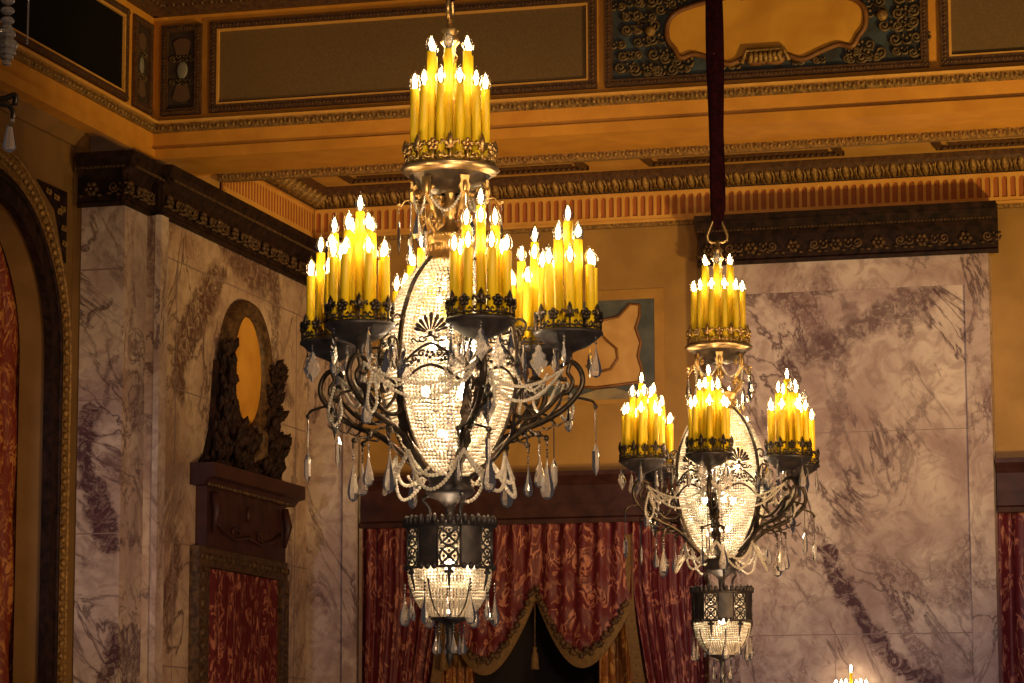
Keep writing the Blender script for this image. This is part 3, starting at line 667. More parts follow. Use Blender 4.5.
for a in (23.2, 24.95): mb.tube([LF.p(a, 6.36, .12), LF.p(a, 6.2, .15), LF.p(a, 6.02, .12)], [.03, .04, .015], 8)
mb.ball(LF.p(24.06, 6.24, .11), .05, 8, 6, (.5, .8, 1.4))
for q in (1, -1):
    LF.tube(mb, [(24.06, 6.04), (24.06+q*.3, 6.0), (24.06+q*.6, 6.05), (24.06+q*.8, 6.13)], .018, .11); LF.scroll(mb, 24.06+q*.35, 6.07, .09, q, .014, .11)
childof(t, mb, 'carved_swag', M['walnut'])
mb = MB(); drape(mb, LF, 23.22, 25.03, 3.4, 5.735, 9, .02, .045)
tag(mb.build('door_curtain', M['damask']), 'crimson damask curtain inside the walnut surround on the left wall', 'curtain')

t = T('oval_medallion', 'tall amber oval medallion in a carved dark frame above the walnut shelf', 'medallion', (-9.05, 24.16, 6.59))
ac, zc = 24.14, 7.49; ra, rz = .37, .47
mb = MB(); el = [(ac+ra*math.cos(2*PI*k/40), zc+rz*math.sin(2*PI*k/40)) for k in range(40)]
LF.plate(mb, el, .02, .045); childof(t, mb, 'amber_oval', M['amber'])
mb = MB(); n = 48; vs = []
for k in range(n):
    a = 2*PI*k/n
    for e, h in ((0, .04), (.02, .085), (.06, .07), (.10, .10), (.16, .10), (.20, .06), (.21, 0)): vs.append(LF.p(ac+(ra+e)*math.cos(a), zc+(rz+e*.72)*math.sin(a), h))
mb.add(vs, [(k*7+j, k*7+j+1, ((k+1) % n)*7+j+1, ((k+1) % n)*7+j) for k in range(n) for j in range(6)], True)
childof(t, mb, 'oval_frame', M['walnut_gilt'])
random.seed(5); mb = MB()
for k in range(420):
    zz = 6.62+.95*random.random()**1.25; tt = (zz-6.62)/.95; wmax = lerp(1.0, .64, min(1, tt*1.5)**.6)
    q = max(0, 1-((zz-zc)/(rz+.14))**2)**.5*(ra+.19); wmin = q
    if wmin > wmax-.03: continue
    sd = random.choice((1, -1)); a = ac+sd*random.uniform(wmin, wmax); h = random.uniform(.05, .13)
    if random.random() < .35: LF.scroll(mb, a, zz, random.uniform(.07, .11), sd, .016, h)
    else:
        an = PI/2+sd*random.uniform(-.7, .5); ln = random.uniform(.10, .20)
        mb.tube([LF.p(a, zz, h), LF.p(a+ln*.5*math.cos(an), zz+ln*.5*math.sin(an), h+.03), LF.p(a+ln*math.cos(an)+sd*.02, zz+ln*math.sin(an)*.8, h+.05)], [.018, .036, .005], 6)
LF.plate(mb, [(ac-1.02, 6.59), (ac+1.0, 6.59), (ac+.86, 6.68), (ac+.76, 6.9), (ac+.66, 7.5), (ac+.45, 7.15), (ac, 7.0), (ac-.45, 7.15), (ac-.68, 7.5), (ac-.78, 6.9), (ac-.90, 6.68)], 0, .05)
childof(t, mb, 'acanthus_carving', M['cornice'])
mb = MB(); mb.tube([LF.p(ac, 7.03, .12), LF.p(ac+.12, 6.93, .15), LF.p(ac+.1, 6.78, .15), LF.p(ac-.05, 6.70, .13)], [.03, .06, .06, .02], 8)
childof(t, mb, 'carved_scroll', M['walnut_gilt'])

# ================================================================== CHANDELIERS
U = .004
def pt(th, rr, y):            # angle (deg), radius and drawing height, in 4 mm steps
    a = rad(th); return Vector((rr*U*math.sin(a), -rr*U*math.cos(a), (338-y)*U))
def lz(prof): return [(rr*U, (338-y)*U) for rr, y in prof]
random.seed(11)
# --- shared small meshes
def candle_mesh(h):
    mb = MB(); rr = 4.5*U; mb.lathe([(.0005, h), (rr*.98, h), (rr, h-.002), (rr, 0), (.0005, 0)], 12); return mb.mesh('candle', M['sleeve'])
def bulb_mesh():
    mb = MB()
    mb.lathe([(.002*1, -.004), (.010, 0), (.0165, .012), (.0225, .026), (.0215, .040), (.014, .056), (.006, .070), (.0012, .080)], 12)
    mb.m = 1; mb.lathe([(.0005, .006), (.0060, .016), (.0095, .030), (.0085, .042), (.004, .056), (.0005, .064)], 6); return mb.mesh('bulb', [M['bulb'], M['flame']])
def dead_bulb_mesh():
    mb = MB()
    mb.lathe([(.002*1, -.004), (.010, 0), (.0165, .012), (.0225, .026), (.0215, .040), (.014, .056), (.006, .070), (.0012, .080)], 12)
    mb.tube([(0, 0, 0), (.003, 0, .02), (-.003, 0, .03), (0, 0, .02)], .001, 4); return mb.mesh('bulb', M['crystal'])
BULB = bulb_mesh(); DEAD = dead_bulb_mesh(); CM = {}
def obj(name, me, parent, loc=(0,0,0), rz=0):
    o = bpy.data.objects.new(name, me); C.objects.link(o); o.parent = parent; o.location = loc; o.rotation_euler = (0, 0, rz); return o
def add_candle(root, p, h, dead=False, sc_=1.0):
    k = round(h, 4)
    if k not in CM: CM[k] = candle_mesh(h)
    c = obj('candle', CM[k], root, p); obj('bulb', DEAD if dead else BULB, c, (0, 0, h)); return c
# --- crystal pendants
def facet(mb, prof, n=6, flat=.5, z0=0):
    vs = []; k = len(prof)
    for rr, z in prof:
        for j in range(n): a = 2*PI*(j+.5)/n; vs.append((rr*math.cos(a), rr*flat*math.sin(a), z+z0))
    fs = [(i*n+j, i*n+(j+1) % n, (i+1)*n+(j+1) % n, (i+1)*n+j) for i in range(k-1) for j in range(n)]
    mb.add(vs, fs+[tuple(range(n)), tuple(range(k*n-1, (k-1)*n-1, -1))], False)
def pend_drop(L_, w):       # pear drop under two beads
    mb = MB(); mb.tube([(0,0,0), (0,0,-.012)], .0012, 4)
    for q_ in range(3): facet(mb, [(.001, .006), (.006, 0), (.001, -.006)], 6, 1, -.012-.013*q_)
    facet(mb, [(.001, 0), (w*.35, -L_*.30), (w*.85, -L_*.62), (w, -L_*.80), (w*.7, -L_*.94), (.001, -L_)], 8, .6, -.045); return mb.mesh('crystal_pendant', M['crystal'])
def pend_spear(L_, w):
    mb = MB(); mb.tube([(0,0,0), (0,0,-.012)], .0012, 4)
    facet(mb, [(.001, .006), (.007, 0), (.001, -.007)], 6, 1, -.014)
    facet(mb, [(.001, 0), (w*.5, -L_*.18), (w*.35, -L_*.26), (w, -L_*.70), (.001, -L_)], 6, .7, -.022); return mb.mesh('crystal_pendant', M['crystal'])
def pend_kite(L_, w):       # pointed leaf with stepped outline
    mb = MB(); mb.tube([(0,0,0), (0,0,-.012)], .0012, 4)
    for q_ in range(2): facet(mb, [(.001, .006), (.006, 0), (.001, -.006)], 6, 1, -.012-.013*q_)
    h = [(0, 0), (.35, -.12), (.30, -.22), (.75, -.34), (.68, -.44), (1, -.56), (.62, -.74), (.45, -.80), (0, -1)]
    poly = [(a*w, -.034+b*L_) for a, b in h]+[(-a*w, -.034+b*L_) for a, b in h[::-1][1:-1]]
    n = len(poly); c = (0, -.034-.5*L_)
    vs = [(a, 0, z) for a, z in poly]+[(c[0]+(a-c[0])*.6, -.005, c[1]+(z-c[1])*.6) for a, z in poly]+[(c[0]+(a-c[0])*.6, .005, c[1]+(z-c[1])*.6) for a, z in poly]
    mb.add(vs, [(i, (i+1) % n, n+(i+1) % n, n+i) for i in range(n)]+[((i+1) % n, i, 2*n+i, 2*n+(i+1) % n) for i in range(n)]+[tuple(range(n, 2*n)), tuple(range(3*n-1, 2*n-1, -1))], False)
    return mb.mesh('crystal_pendant', M['crystal'])
def pend_chain(L_, w):      # long string of small beads with a prism
    mb = MB(); n = int(L_*.5/.009)
    for q_ in range(n): facet(mb, [(.001, .0045), (.0045, 0), (.001, -.0045)], 6, 1, -.005-.009*q_)
    facet(mb, [(.001, 0), (w, -L_*.12), (w, -L_*.38), (.001, -L_*.5)], 6, .7, -.009*n-.003); return mb.mesh('crystal_pendant', M['crystal'])
PD = {'drop': pend_drop(.130, .024), 'bigdrop': pend_drop(.165, .030), 'spear': pend_spear(.115, .018), 'kite': pend_kite(.13, .038), 'bigkite': pend_kite(.17, .046), 'chain': pend_chain(.26, .016), 'small': pend_drop(.080, .017)}
def add_pend(root, kind, p, rz=None): return obj('crystal_pendant', PD[kind], root, p, random.uniform(0, 3) if rz is None else rz)
def beads(mb, pts, step, rr, n=6, m_=4):
    """beads strung along a path"""
    acc = 0; last = pts[0]; mb.ball(last, rr, n, m_)
    for p_ in pts[1:]:
        seg = (p_-last).length
        while acc+seg >= step:
            last = last+(p_-last)*((step-acc)/seg); mb.ball(last, rr, n, m_); seg = (p_-last).length; acc = 0
        acc += seg; last = p_
def swag(mb, a, b, sag, rr=1.7, step=3.1, out=0):
    pts = []
    mid = (a+b)/2; o_ = Vector((mid.x, mid.y, 0)); o_ = o_.normalized()*out*U if o_.length > 1e-6 else o_
    for i in range(41):
        t_ = i/40; k = 4*t_*(1-t_); pts.append(a.lerp(b, t_)+o_*k-Vector((0, 0, sag*U*k)))
    beads(mb, pts, step*U, rr*U)
def fleur(mb, th, rr, y, s, five=False):
    """small fleur-de-lis or five-petal flower standing on a rim"""
    base_ = pt(th, rr, y); a = rad(th); tx = Vector((math.cos(a), math.sin(a), 0)); up = Vector((0, 0, 1))
    P_ = lambda x_, z_: base_+tx*x_*U*s+up*z_*U*s
    mb.tube([P_(0, 0), P_(0, 9)], .9*U*s, 5)
    for d in (1, -1):
        mb.tube([P_(d*1, 3), P_(d*4.5, 1.5), P_(d*6.5, 4), P_(d*5, 6), P_(d*3.5, 4.5)], .8*U*s, 4)
    if five:
        for k in range(5):
            an = PI/2+2*PI*k/5; q_ = P_(3.0*math.cos(an), 11.5+3.0*math.sin(an)); mb.ball(q_, 2.1*U*s, 6, 4)
        mb.ball(P_(0, 11.5), 1.6*U*s, 6, 4)
    else:
        mb.tube([P_(0, 8), P_(0, 13), P_(0, 17.5), P_(0, 21)], [1.2*U*s, 2.6*U*s, 1.8*U*s, .2*U*s], 6)
        for d in (1, -1): mb.tube([P_(0, 9), P_(d*3, 13), P_(d*6, 14), P_(d*6.5, 11)], [1.3*U*s, 1.5*U*s, 1.4*U*s, .8*U*s], 5)
        mb.tube([P_(-3.5, 9.5), P_(3.5, 9.5)], 1.2*U*s, 5)
def leafblade(mb, pts, wd, side):
    """toothed acanthus leaf laid along a path"""
    n = len(pts); vs = []
    for i, p_ in enumerate(pts):
        t_ = i/(n-1); w_ = wd*math.sin(PI*min(1, .15+.85*t_))**.6*(1 if i % 2 else .68)
        for s in (-1, 0, 1): vs.append(p_+side*s*w_+Vector((0, 0, -abs(s)*w_*.3)))
    for i, p_ in enumerate(list(vs)): vs.append(p_-Vector((0, 0, .006)))
    m3 = n*3; fs = []
    for i in range(n-1):
        for k in range(2):
            a_ = i*3+k; fs += [(a_, a_+1, a_+4, a_+3), (m3+a_+3, m3+a_+4, m3+a_+1, m3+a_)]
        fs += [(i*3, i*3+3, m3+i*3+3, m3+i*3), (i*3+2, m3+i*3+2, m3+i*3+5, i*3+5)]
    mb.add(vs, fs, False)

BODY = [(22, 258), (34, 270), (45, 285), (53, 302), (59, 320), (62.5, 340), (64, 360), (64, 378), (62, 396), (58, 414), (52.5, 430), (45, 446), (36, 461), (25, 474), (16, 481)]
BODY = [(a*1.06, b) for a, b in BODY]
def brad(y):
    for (ra_, ya), (rb, yb) in zip(BODY, BODY[1:]):
        if ya <= y <= yb: return lerp(ra_, rb, (y-ya)/(yb-ya))
    return BODY[0][0] if y < BODY[0][1] else BODY[-1][0]
ARMS = [14+60*k for k in range(6)]

def make_chandelier(label):
    root = thing('chandelier', label, 'chandelier', (0, 0, 0), 0, None)
    bld = lambda mb, nm, mt: mb.build(nm, mt, root)
    # hanging sleeve, ring and finial
    mb = MB()
    def fn(i, j):
        a = 2*PI*i; y = lerp(-8, -560, j); rr = (10.5+1.6*math.sin(3*a+j*5)+1.2*math.sin(5*a-j*9))*lerp(1.0, 1.25, j)*(min(1, .35+j*14))
        return (rr*U*math.cos(a), rr*U*.8*math.sin(a), (338-y)*U)
    mb.grid(fn, 24, 30); bld(mb, 'cord_sleeve', M['velvet'])
    mb = MB(); ringp = [(a_, y_-16) for a_, y_ in [(0, -6), (7, -4), (10, 4), (15, 17), (14, 24), (8, 27), (0, 27), (-8, 27), (-14, 24), (-15, 17), (-10, 4), (-7, -4), (0, -6)]]
    mb.tube([Vector((a*U, 0, (338-y)*U)) for a, y in ringp], 2.1*U, 8, False); bld(mb, 'hanging_ring', M['gold']).rotation_euler = (0, 0, rad(80))
    mb = MB(); mb.lathe(lz([(2, 8), (4, 12), (3.5, 17), (6, 20), (9, 23), (6, 27), (8, 32), (10, 35), (6, 40), (5, 46), (8, 50), (7, 54), (4, 58), (3, 62), (3, 90), (5, 95), (3, 100), (3, 168)]), 12); bld(mb, 'finial', M['gold'])
    # top tray
    mb = MB(); mb.lathe(lz([(2, 165), (42, 165), (46, 164), (49.5, 166), (50, 168), (47, 171), (41, 174)]), 40); bld(mb, 'top_tray_rim', M['rim'])
    mb = MB(); mb.lathe(lz([(41, 174), (36, 180), (30, 187), (16, 191), (10, 192)]), 40); bld(mb, 'top_tray_dish', M['bronze'])
    for k in range(12): add_candle(root, pt(15+30*k, 37, 165), 79*U)
    for k in range(6): add_candle(root, pt(-5+60*k, 21, 165), 118*U, k == 0)
    mb = MB()
    for k in range(16): fleur(mb, 22.5*k, 45, 165, 1.4, k % 2)
    mb.tube([pt(a, 45, 161) for a in range(0, 361, 10)], 1.0*U, 5, False); bld(mb, 'top_gallery', M['gold'])
    # neck: brackets, hooks, stem, collar
    mb = MB(); mb.lathe(lz([(6, 190), (4, 195), (5, 200), (9, 206), (5, 213), (4, 218), (6, 223), (12, 229), (19, 233), (23, 235)]), 20); bld(mb, 'stem', M['gold'])
    for k in range(6):
        th = 30+60*k-8; mb = MB()
        path = smooth_path([pt(th, *q_) for q_ in ((20, 236), (30, 230), (36, 222), (30, 214), (24, 219), (28, 224))], 4)
        mb.tube(path, 2.2*U, 6)
        mb.tube(smooth_path([pt(th, *q_) for q_ in ((27, 216), (30, 206), (37, 198), (39, 188), (33, 181), (27, 184), (30, 190))], 4), 2.8*U, 6)
        mb.tube(smooth_path([pt(th, *q_) for q_ in ((38, 197), (45, 197), (50, 203), (52, 200))], 4), 1.3*U, 5); mb.ball(pt(th, 52, 201), 3.0*U, 6, 4, (1, 1, .6))
        a = rad(th); tx = Vector((math.cos(a), math.sin(a), 0))
        mb.prism([(-5, 0), (5, 0), (4, -7), (6, -11), (3, -20), (-3, -20), (-6, -11), (-4, -7)], pt(th, 37, 179), tx*U, (0, 0, U), Vector((math.sin(a), -math.cos(a), 0))*2.5*U)
        bld(mb, 'scroll_bracket', M['gold'])
        add_pend(root, 'bigkite' if k % 3 == 1 else 'drop', pt(th, 52, 203), a+.1)
        add_pend(root, 'chain', pt(th, 40, 196))
        mb = MB(); swag(mb, pt(th, 38, 190), pt(th+60, 38, 190), 24, 1.7); bld(mb, 'bead_swag', M['bead'])
    mb = MB(); mb.lathe(lz([(22, 233), (24.5, 234), (25, 238), (22.5, 240), (22, 250), (22.5, 257), (26, 259), (27.5, 262), (25, 265), (22, 266)]), 36)
    for k in range(12):
        th = 30*k
        for d in (1, -1):
            mb.tube([pt(th+d*(x_*1.1), 23.5, 249-z_) for x_, z_ in spiral(5, 0, 4.6, 1, PI, -PI*1.4, 12)], .9*U, 4)
        mb.ball(pt(th, 23.5, 249), 2*U, 6, 4)
    for k in range(36): mb.ball(pt(10*k, 25, 236), 1.8*U, 5, 4)
    bld(mb, 'openwork_collar', M['gold'])
    # beaded egg body: strings of beads meeting the ribs
    ys = [263+3.75*i for i in range(58)]
    for k in range(6):
        mb = MB()
        for y in ys:
            rr = brad(y); n = max(3, int(rr*2*PI/6/3.9))
            for i in range(n):
                th = ARMS[k]+60*(i+.5)/n; mb.ball(pt(th, rr-1.4+.25*math.sin(y*.5+i), y+.3*math.sin(i*1.1+k)), 1.80*U, 6, 4, (1.03, 1.03, .86))
        bld(mb, 'beaded_panel', M['bead'])
    for k in range(6):
        mb = MB(); th = ARMS[k]
        path = smooth_path([pt(th, rr+1, y) for rr, y in BODY], 3)
        a = rad(th); tx = Vector((math.cos(a), math.sin(a), 0)); vs = []
        out_ = Vector((math.sin(a), -math.cos(a), 0)); n = len(path)
        for p_ in path:
            for sx, so in ((-2.2, -1), (-2.0, 1.6), (2.0, 1.6), (2.2, -1)): vs.append(p_+tx*sx*U+out_*so*U)
        mb.add(vs, [(i*4+j, i*4+j+1, i*4+j+5, i*4+j+4) for i in range(n-1) for j in range(3)], False)
        bld(mb, 'rib', M['bronze'])
    # openwork lunettes with palmettes
    for k in range(6):
        mb = MB(); c = ARMS[k]+30
        S = lambda u_, y, o_=3.2: pt(c+u_, brad(y+7)+o_, y+7)
        tb = lambda pts, rr: mb.tube([S(*q_) for q_ in pts], rr*U, 4)
        tb([(u_, 367+17*(abs(u_)/26)**1.6) for u_ in range(-26, 27, 3)], 1.6)
        tb([(u_, 346+22*(abs(u_)/27)**1.4) for u_ in range(-27, 28, 3)], 1.6)
        for d in (1, -1):
            for uc, yc_, r_ in ((7, 356, 3.6), (13, 360.5, 3.6), (19.5, 366, 3.6)):
                tb([(d*(uc+x_*1.0), yc_+z_) for x_, z_ in spiral(0, 0, r_, .8, -2.4, 4.2, 12)], 1.1)
            for uc, yc_ in ((9.5, 363), (16, 364)): mb.ball(S(d*uc, yc_), 2.1*U, 6, 4)
            tb([(d*(3+x_), 339+z_) for x_, z_ in spiral(4, 2, 4, 1, PI, -PI, 10)], .9)
            tb([(d*6, 344), (d*11, 344), (d*15, 340), (d*17, 342), (d*15, 344)], .9)
            tb([(d*25, 360), (d*22, 352), (d*24, 346)], .8)
        for q_ in range(5): mb.ball(S(3.0*math.cos(2*PI*q_/5+.3), 357+3.0*math.sin(2*PI*q_/5+.3)), 1.9*U, 6, 4)
        for q_ in range(-4, 5):
            an = q_*.29; L_ = 21-abs(q_)*1.7
            pts = [(math.sin(an)*L_*t_*1.02+q_*.25, 338-math.cos(an)*L_*t_-2) for t_ in (.2, .6, .85, 1)]
            mb.tube([S(*p_) for p_ in pts], [.5*U, 1.4*U, 2.2*U, 1.3*U], 5)
        mb.ball(S(0, 336), 2.5*U, 6, 4); tb([(-6, 341), (0, 338), (6, 341)], 1.2)
        bld(mb, 'openwork_lunette', M['bronze'])
    # lamps inside the body and the basket
    for y, rr in ((300, 3.2), (345, 4), (392, 4), (435, 3)):
        for q_ in range(3):
            mb = MB(); p_ = pt(120*q_+y, 24 if 320 < y < 420 else 12, y); mb.ball(p_, rr*U, 8, 6, (1, 1, 1.4)); bld(mb, 'inner_bulb', M['inner'])
    mb = MB(); mb.lathe(lz([(3, 262), (3, 478)]), 8); bld(mb, 'centre_rod', M['iron'])
    mb = MB(); mb.ball(pt(0, 0, 566), 5*U, 8, 6, (1, 1, 1.3)); bld(mb, 'inner_bulb', M['inner'])
    # arms with their clusters
    for k in range(6):
        th = ARMS[k]; mb = MB()
        main = [(20, 478), (34, 468), (52, 450), (74, 434), (96, 425), (116, 414), (130, 400), (136, 388), (134, 376), (127, 368), (118, 368), (112, 375), (114, 383), (120, 384)]
        P_ = smooth_path([pt(th, *q_) for q_ in main], 4); n = len(P_)
        mb.tube(P_, [lerp(3.4, 2.3, i/n)*U for i in range(n)], 8)
        mb.tube(smooth_path([pt(th, *q_) for q_ in ((60, 402), (68, 418), (84, 421), (100, 412), (112, 400), (122, 396), (126, 386), (121, 377), (124, 366), (122, 352))], 4), 2.2*U, 7)
        mb.tube(smooth_path([pt(th, *q_) for q_ in ((96, 425), (84, 414), (74, 402), (76, 390), (86, 386), (93, 393), (88, 400), (83, 396))], 4), 1.8*U, 6)
        mb.tube(smooth_path([pt(th, *q_) for q_ in ((64, 385), (72, 372), (70, 358), (74, 346), (82, 346), (83, 353), (77, 354))], 4), 1.5*U, 6)
        mb.tube(smooth_path([pt(th, *q_) for q_ in ((62, 330), (70, 322), (78, 326), (76, 334), (71, 331))], 4), 1.4*U, 6)
        bld(mb, 'arm', M['bronze'])
        a = rad(th); tx = Vector((math.cos(a), math.sin(a), 0)); mb = MB()
        leafblade(mb, smooth_path([pt(th, *q_) for q_ in ((24, 477), (46, 458), (62, 438), (66, 418), (70, 396), (78, 388))], 3), 7*U, tx)
        leafblade(mb, smooth_path([pt(th, *q_) for q_ in ((100, 420), (112, 406), (116, 394), (124, 392))], 3), 5*U, tx)
        for q_ in range(5):
            leafblade(mb, smooth_path([pt(th, 70+11*q_, 432-3*q_), pt(th, 76+11*q_, 438-3*q_), pt(th, 84+11*q_, 437-4*q_)], 3), 2.5*U, tx)
        bld(mb, 'acanthus_leaf', M['bronze'])
        # hooks and their drops
        mb = MB(); mb.tube(smooth_path([pt(th, 128, 402), pt(th, 140, 405), pt(th, 147, 408), pt(th, 149, 415)], 4), 1.4*U, 5)
        mb.ball(pt(th, 149, 412), 2.4*U, 6, 4); bld(mb, 'pendant_hook', M['bronze'])
        for d, kd in ((9, 'bigdrop'), (-9, 'drop')):
            mb = MB()
            mb.tube(smooth_path([pt(th, 78, 433), pt(th+d*.6, 88, 436), pt(th+d, 96, 440), pt(th+d, 97, 448)], 4), 1.3*U, 5)
            mb.ball(pt(th+d, 96, 440), 3.2*U, 6, 4); bld(mb, 'pendant_hook', M['bronze'])
            add_pend(root, kd, pt(th+d, 97, 449))
        add_pend(root, 'chain', pt(th, 149, 416))
        if k % 2: add_pend(root, 'drop', pt(th+4, 120, 392))
        else: add_pend(root, 'bigkite', pt(th+4, 118, 388))
        # tray
        C0 = pt(th, 122, 338)
        def cp(ph, rr, y): return C0+Vector((rr*U*math.sin(ph), -rr*U*math.cos(ph), (338-y)*U))
        mb = MB(); mb.lathe([(rr*U, (338-y)*U) for rr, y in ((1, 338), (30, 338), (31, 336), (34, 337), (34.5, 340), (31, 342), (27, 346), (18, 352), (8, 356), (4, 358), (3, 366), (1, 367))], 28, C0)
        mb.tube([cp(2*PI*q_/24, 32, 334) for q_ in range(25)], .9*U, 5, False); bld(mb, 'candle_tray', M['iron'])
        mb = MB()
        for q_ in range(12):
            ph = 2*PI*q_/12; C1 = cp(ph, 32, 337); mb2 = MB(); fleur(mb2, math.degrees(ph), 32, 337, 1.25, q_ % 2)
            mb.add([v_ if False else (v_[0]+C0.x, v_[1]+C0.y, v_[2]) for v_ in mb2.v], mb2.f, True)
        bld(mb, 'tray_gallery', M['bronze'])
        hp = 2*PI*k*.37
        add_candle(root, cp(0, 0, 338), 112*U)
        for q_ in range(4): add_candle(root, cp(hp+PI/2*q_, 14, 338), 92*U, (k+q_) % 9 == 4)
        for q_ in range(7): add_candle(root, cp(hp+.4+2*PI*q_/7, 26, 338), 66*U)
        for q_ in range(5): add_pend(root, ('kite', 'spear', 'kite', 'spear', 'drop')[q_], cp(hp+2*PI*q_/5, 30, 341))
        # bead swags from arm to arm, and to the body
        mb = MB(); A_, B_ = pt(th, 116, 374), pt(th+60, 116, 374); swag(mb, A_, B_, 36, 1.8, 3.2, -6); bld(mb, 'bead_swag', M['bead'])
        mb = MB(); swag(mb, A_, B_, 21, 1.8, 3.2, -10); bld(mb, 'bead_swag', M['bead'])
        mb = MB(); swag(mb, pt(th, 100, 378), pt(th+20, 76, 372), 20, 1.6); bld(mb, 'bead_swag', M['bead'])
        mb = MB(); swag(mb, pt(th, 100, 378), pt(th-20, 76, 372), 20, 1.6); bld(mb, 'bead_swag', M['bead']); mb = MB()
        beads(mb, smooth_path([pt(th+6, *q_) for q_ in ((118, 386), (124, 412), (118, 424), (110, 412), (114, 388))], 5), 3.2*U, 1.9*U)
        bld(mb, 'bead_loop', M['bead'])
        for sag, dr in ((26, 0), (40, 4)):
            mb = MB(); swag(mb, pt(th, 56, 456), pt(th+60, 56, 456), sag, 2.1, 3.6, 14+dr); bld(mb, 'bead_swag', M['bead'])
        mb = MB(); swag(mb, pt(th, 56, 456), pt(th+30, 62, 470), 16, 1.8, 3.3, 6); bld(mb, 'bead_swag', M['bead'])
        for d, y_ in ((-9, 346), (9, 350), (0, 340)): obj('crystal_drop', PD['kite' if d else 'spear'], root, pt(th+d, 76, y_), rad(th))
    # lower neck
    mb = MB(); mb.lathe(lz([(18, 476), (22, 479), (20, 484), (24, 489), (25, 492), (22, 496), (14, 500), (8, 504), (5, 508), (4, 520), (6, 526)]), 28)
    bld(mb, 'lower_bowl', M['iron'])
    mb = MB()
    for q_ in range(3):
        th = 30+120*q_; mb.tube(smooth_path([pt(th, *p_) for p_ in ((14, 498), (22, 496), (27, 501), (23, 505), (20, 512), (22, 522), (30, 528))], 4), 2*U, 6)
    bld(mb, 'scroll_stay', M['iron'])
    # basket
    mb = MB(); mb.lathe(lz([(41, 530), (44, 529), (44.5, 526), (42.5, 524), (42, 530)]), 48)
    for q_ in range(36):
        th = 10*q_; mb.tube([pt(th, 43.5, 527), pt(th, 44.5, 521), pt(th, 43, 517+1.5*(q_ % 2))], [3.2*U, 2.9*U, 1.0*U], 6)
    bld(mb, 'basket_crown', M['iron'])
    for q_ in range(6):
        c = 60*q_-1; mb = MB()
        mb.lathe(lz([(43, 529), (43, 568)]), 6, a0=rad(c+15-90), a1=rad(c+45-90)); mb.lathe(lz([(41.8, 529), (41.8, 568)]), 6, a0=rad(c+15-90), a1=rad(c+45-90))
        for e_ in (15, 45): mb.tube([pt(c+e_, 43.2, 528), pt(c+e_, 43.2, 570)], 1.1*U, 4)
        for j in range(3): mb.ball(pt(c+20+10*j, 42.6, 568), 4.0*U, 8, 4, (.8, .8, .9))
        bld(mb, 'solid_panel', M['iron']); mb = MB()
        R_ = 42.6; tb = lambda pts, rr: mb.tube([pt(c+u_, R_, y) for u_, y in pts], rr*U, 4)
        for yy in (529, 569): tb([(x_, yy) for x_ in range(-15, 16, 5)], 1.4)
        for yc_ in (539, 559):
            tb([(12.5*math.cos(2*PI*i/16), yc_+9.3*math.sin(2*PI*i/16)) for i in range(17)], 1.1)
            for i in range(4):
                an = PI/4+PI/2*i; tb([(3*math.cos(an), yc_+2.3*math.sin(an)), (12.5*math.cos(an), yc_+9.3*math.sin(an)), (15*math.cos(an)*1.1, yc_+11*math.sin(an))], 1.2)
                an = PI/2*i; mb.ball(pt(c+7*math.cos(an), R_, yc_+5.2*math.sin(an)), 1.5*U, 5, 4)
            mb.ball(pt(c, R_, yc_), 2.8*U, 6, 4)
        mb.tube([pt(c, 43, 569), pt(c, 42, 580), pt(c, 39, 592)], [2.6*U, 1.6*U, .5*U], 5)
        for d in (-1, 1): mb.ball(pt(c+d*4, 43, 574), 2*U, 5, 4)
        bld(mb, 'pierced_panel', M['iron'])
    BW = [(42.5, 566), (42, 576), (40, 586), (36, 597), (30, 607), (22, 614), (16, 617)]
    def bw(y):
        for (ra_, ya), (rb, yb) in zip(BW, BW[1:]):
            if ya <= y <= yb: return lerp(ra_, rb, (y-ya)/(yb-ya))
        return BW[0][0]
    mb = MB(); y = 531
    while y < 617:
        rr = bw(y)-1.5; n = int(2*PI*rr/3.5); dy = 3.3 if y < 600 else 1.9
        for i in range(n): mb.ball(pt(360*(i+.5)/n, rr, y), 1.62*U, 6, 4)
        y += dy
    for r_ in (16, 12, 8): 
        for i in range(int(2*PI*r_/3)): mb.ball(pt(i*360*3/(2*PI*r_), r_, 617), 1.4*U, 5, 4)
    bld(mb, 'beaded_basket', M['bead'])
    mb = MB()
    for q_ in range(6):
        c = 30+60*q_-1; mb.tube([pt(c, bw(y)+.3, y) for y in (580, 590, 600, 608, 614, 616.9)], .8*U, 4)
    mb.lathe(lz([(18, 617), (19, 619), (12, 621), (5, 624), (3.5, 628), (3, 640), (5, 645), (3, 650), (4, 655), (2, 660), (.3, 667)]), 16)
    bld(mb, 'bottom_finial', M['iron'])
    for q_ in range(6):
        for kd, p_ in (('drop', pt(27+60*q_, 44.5, 582)), ('small', pt(57+60*q_, 43, 588)), ('small', pt(15+60*q_, 14, 622))): obj('basket_drop', PD[kd], root, p_, random.uniform(0, 3))
    return root

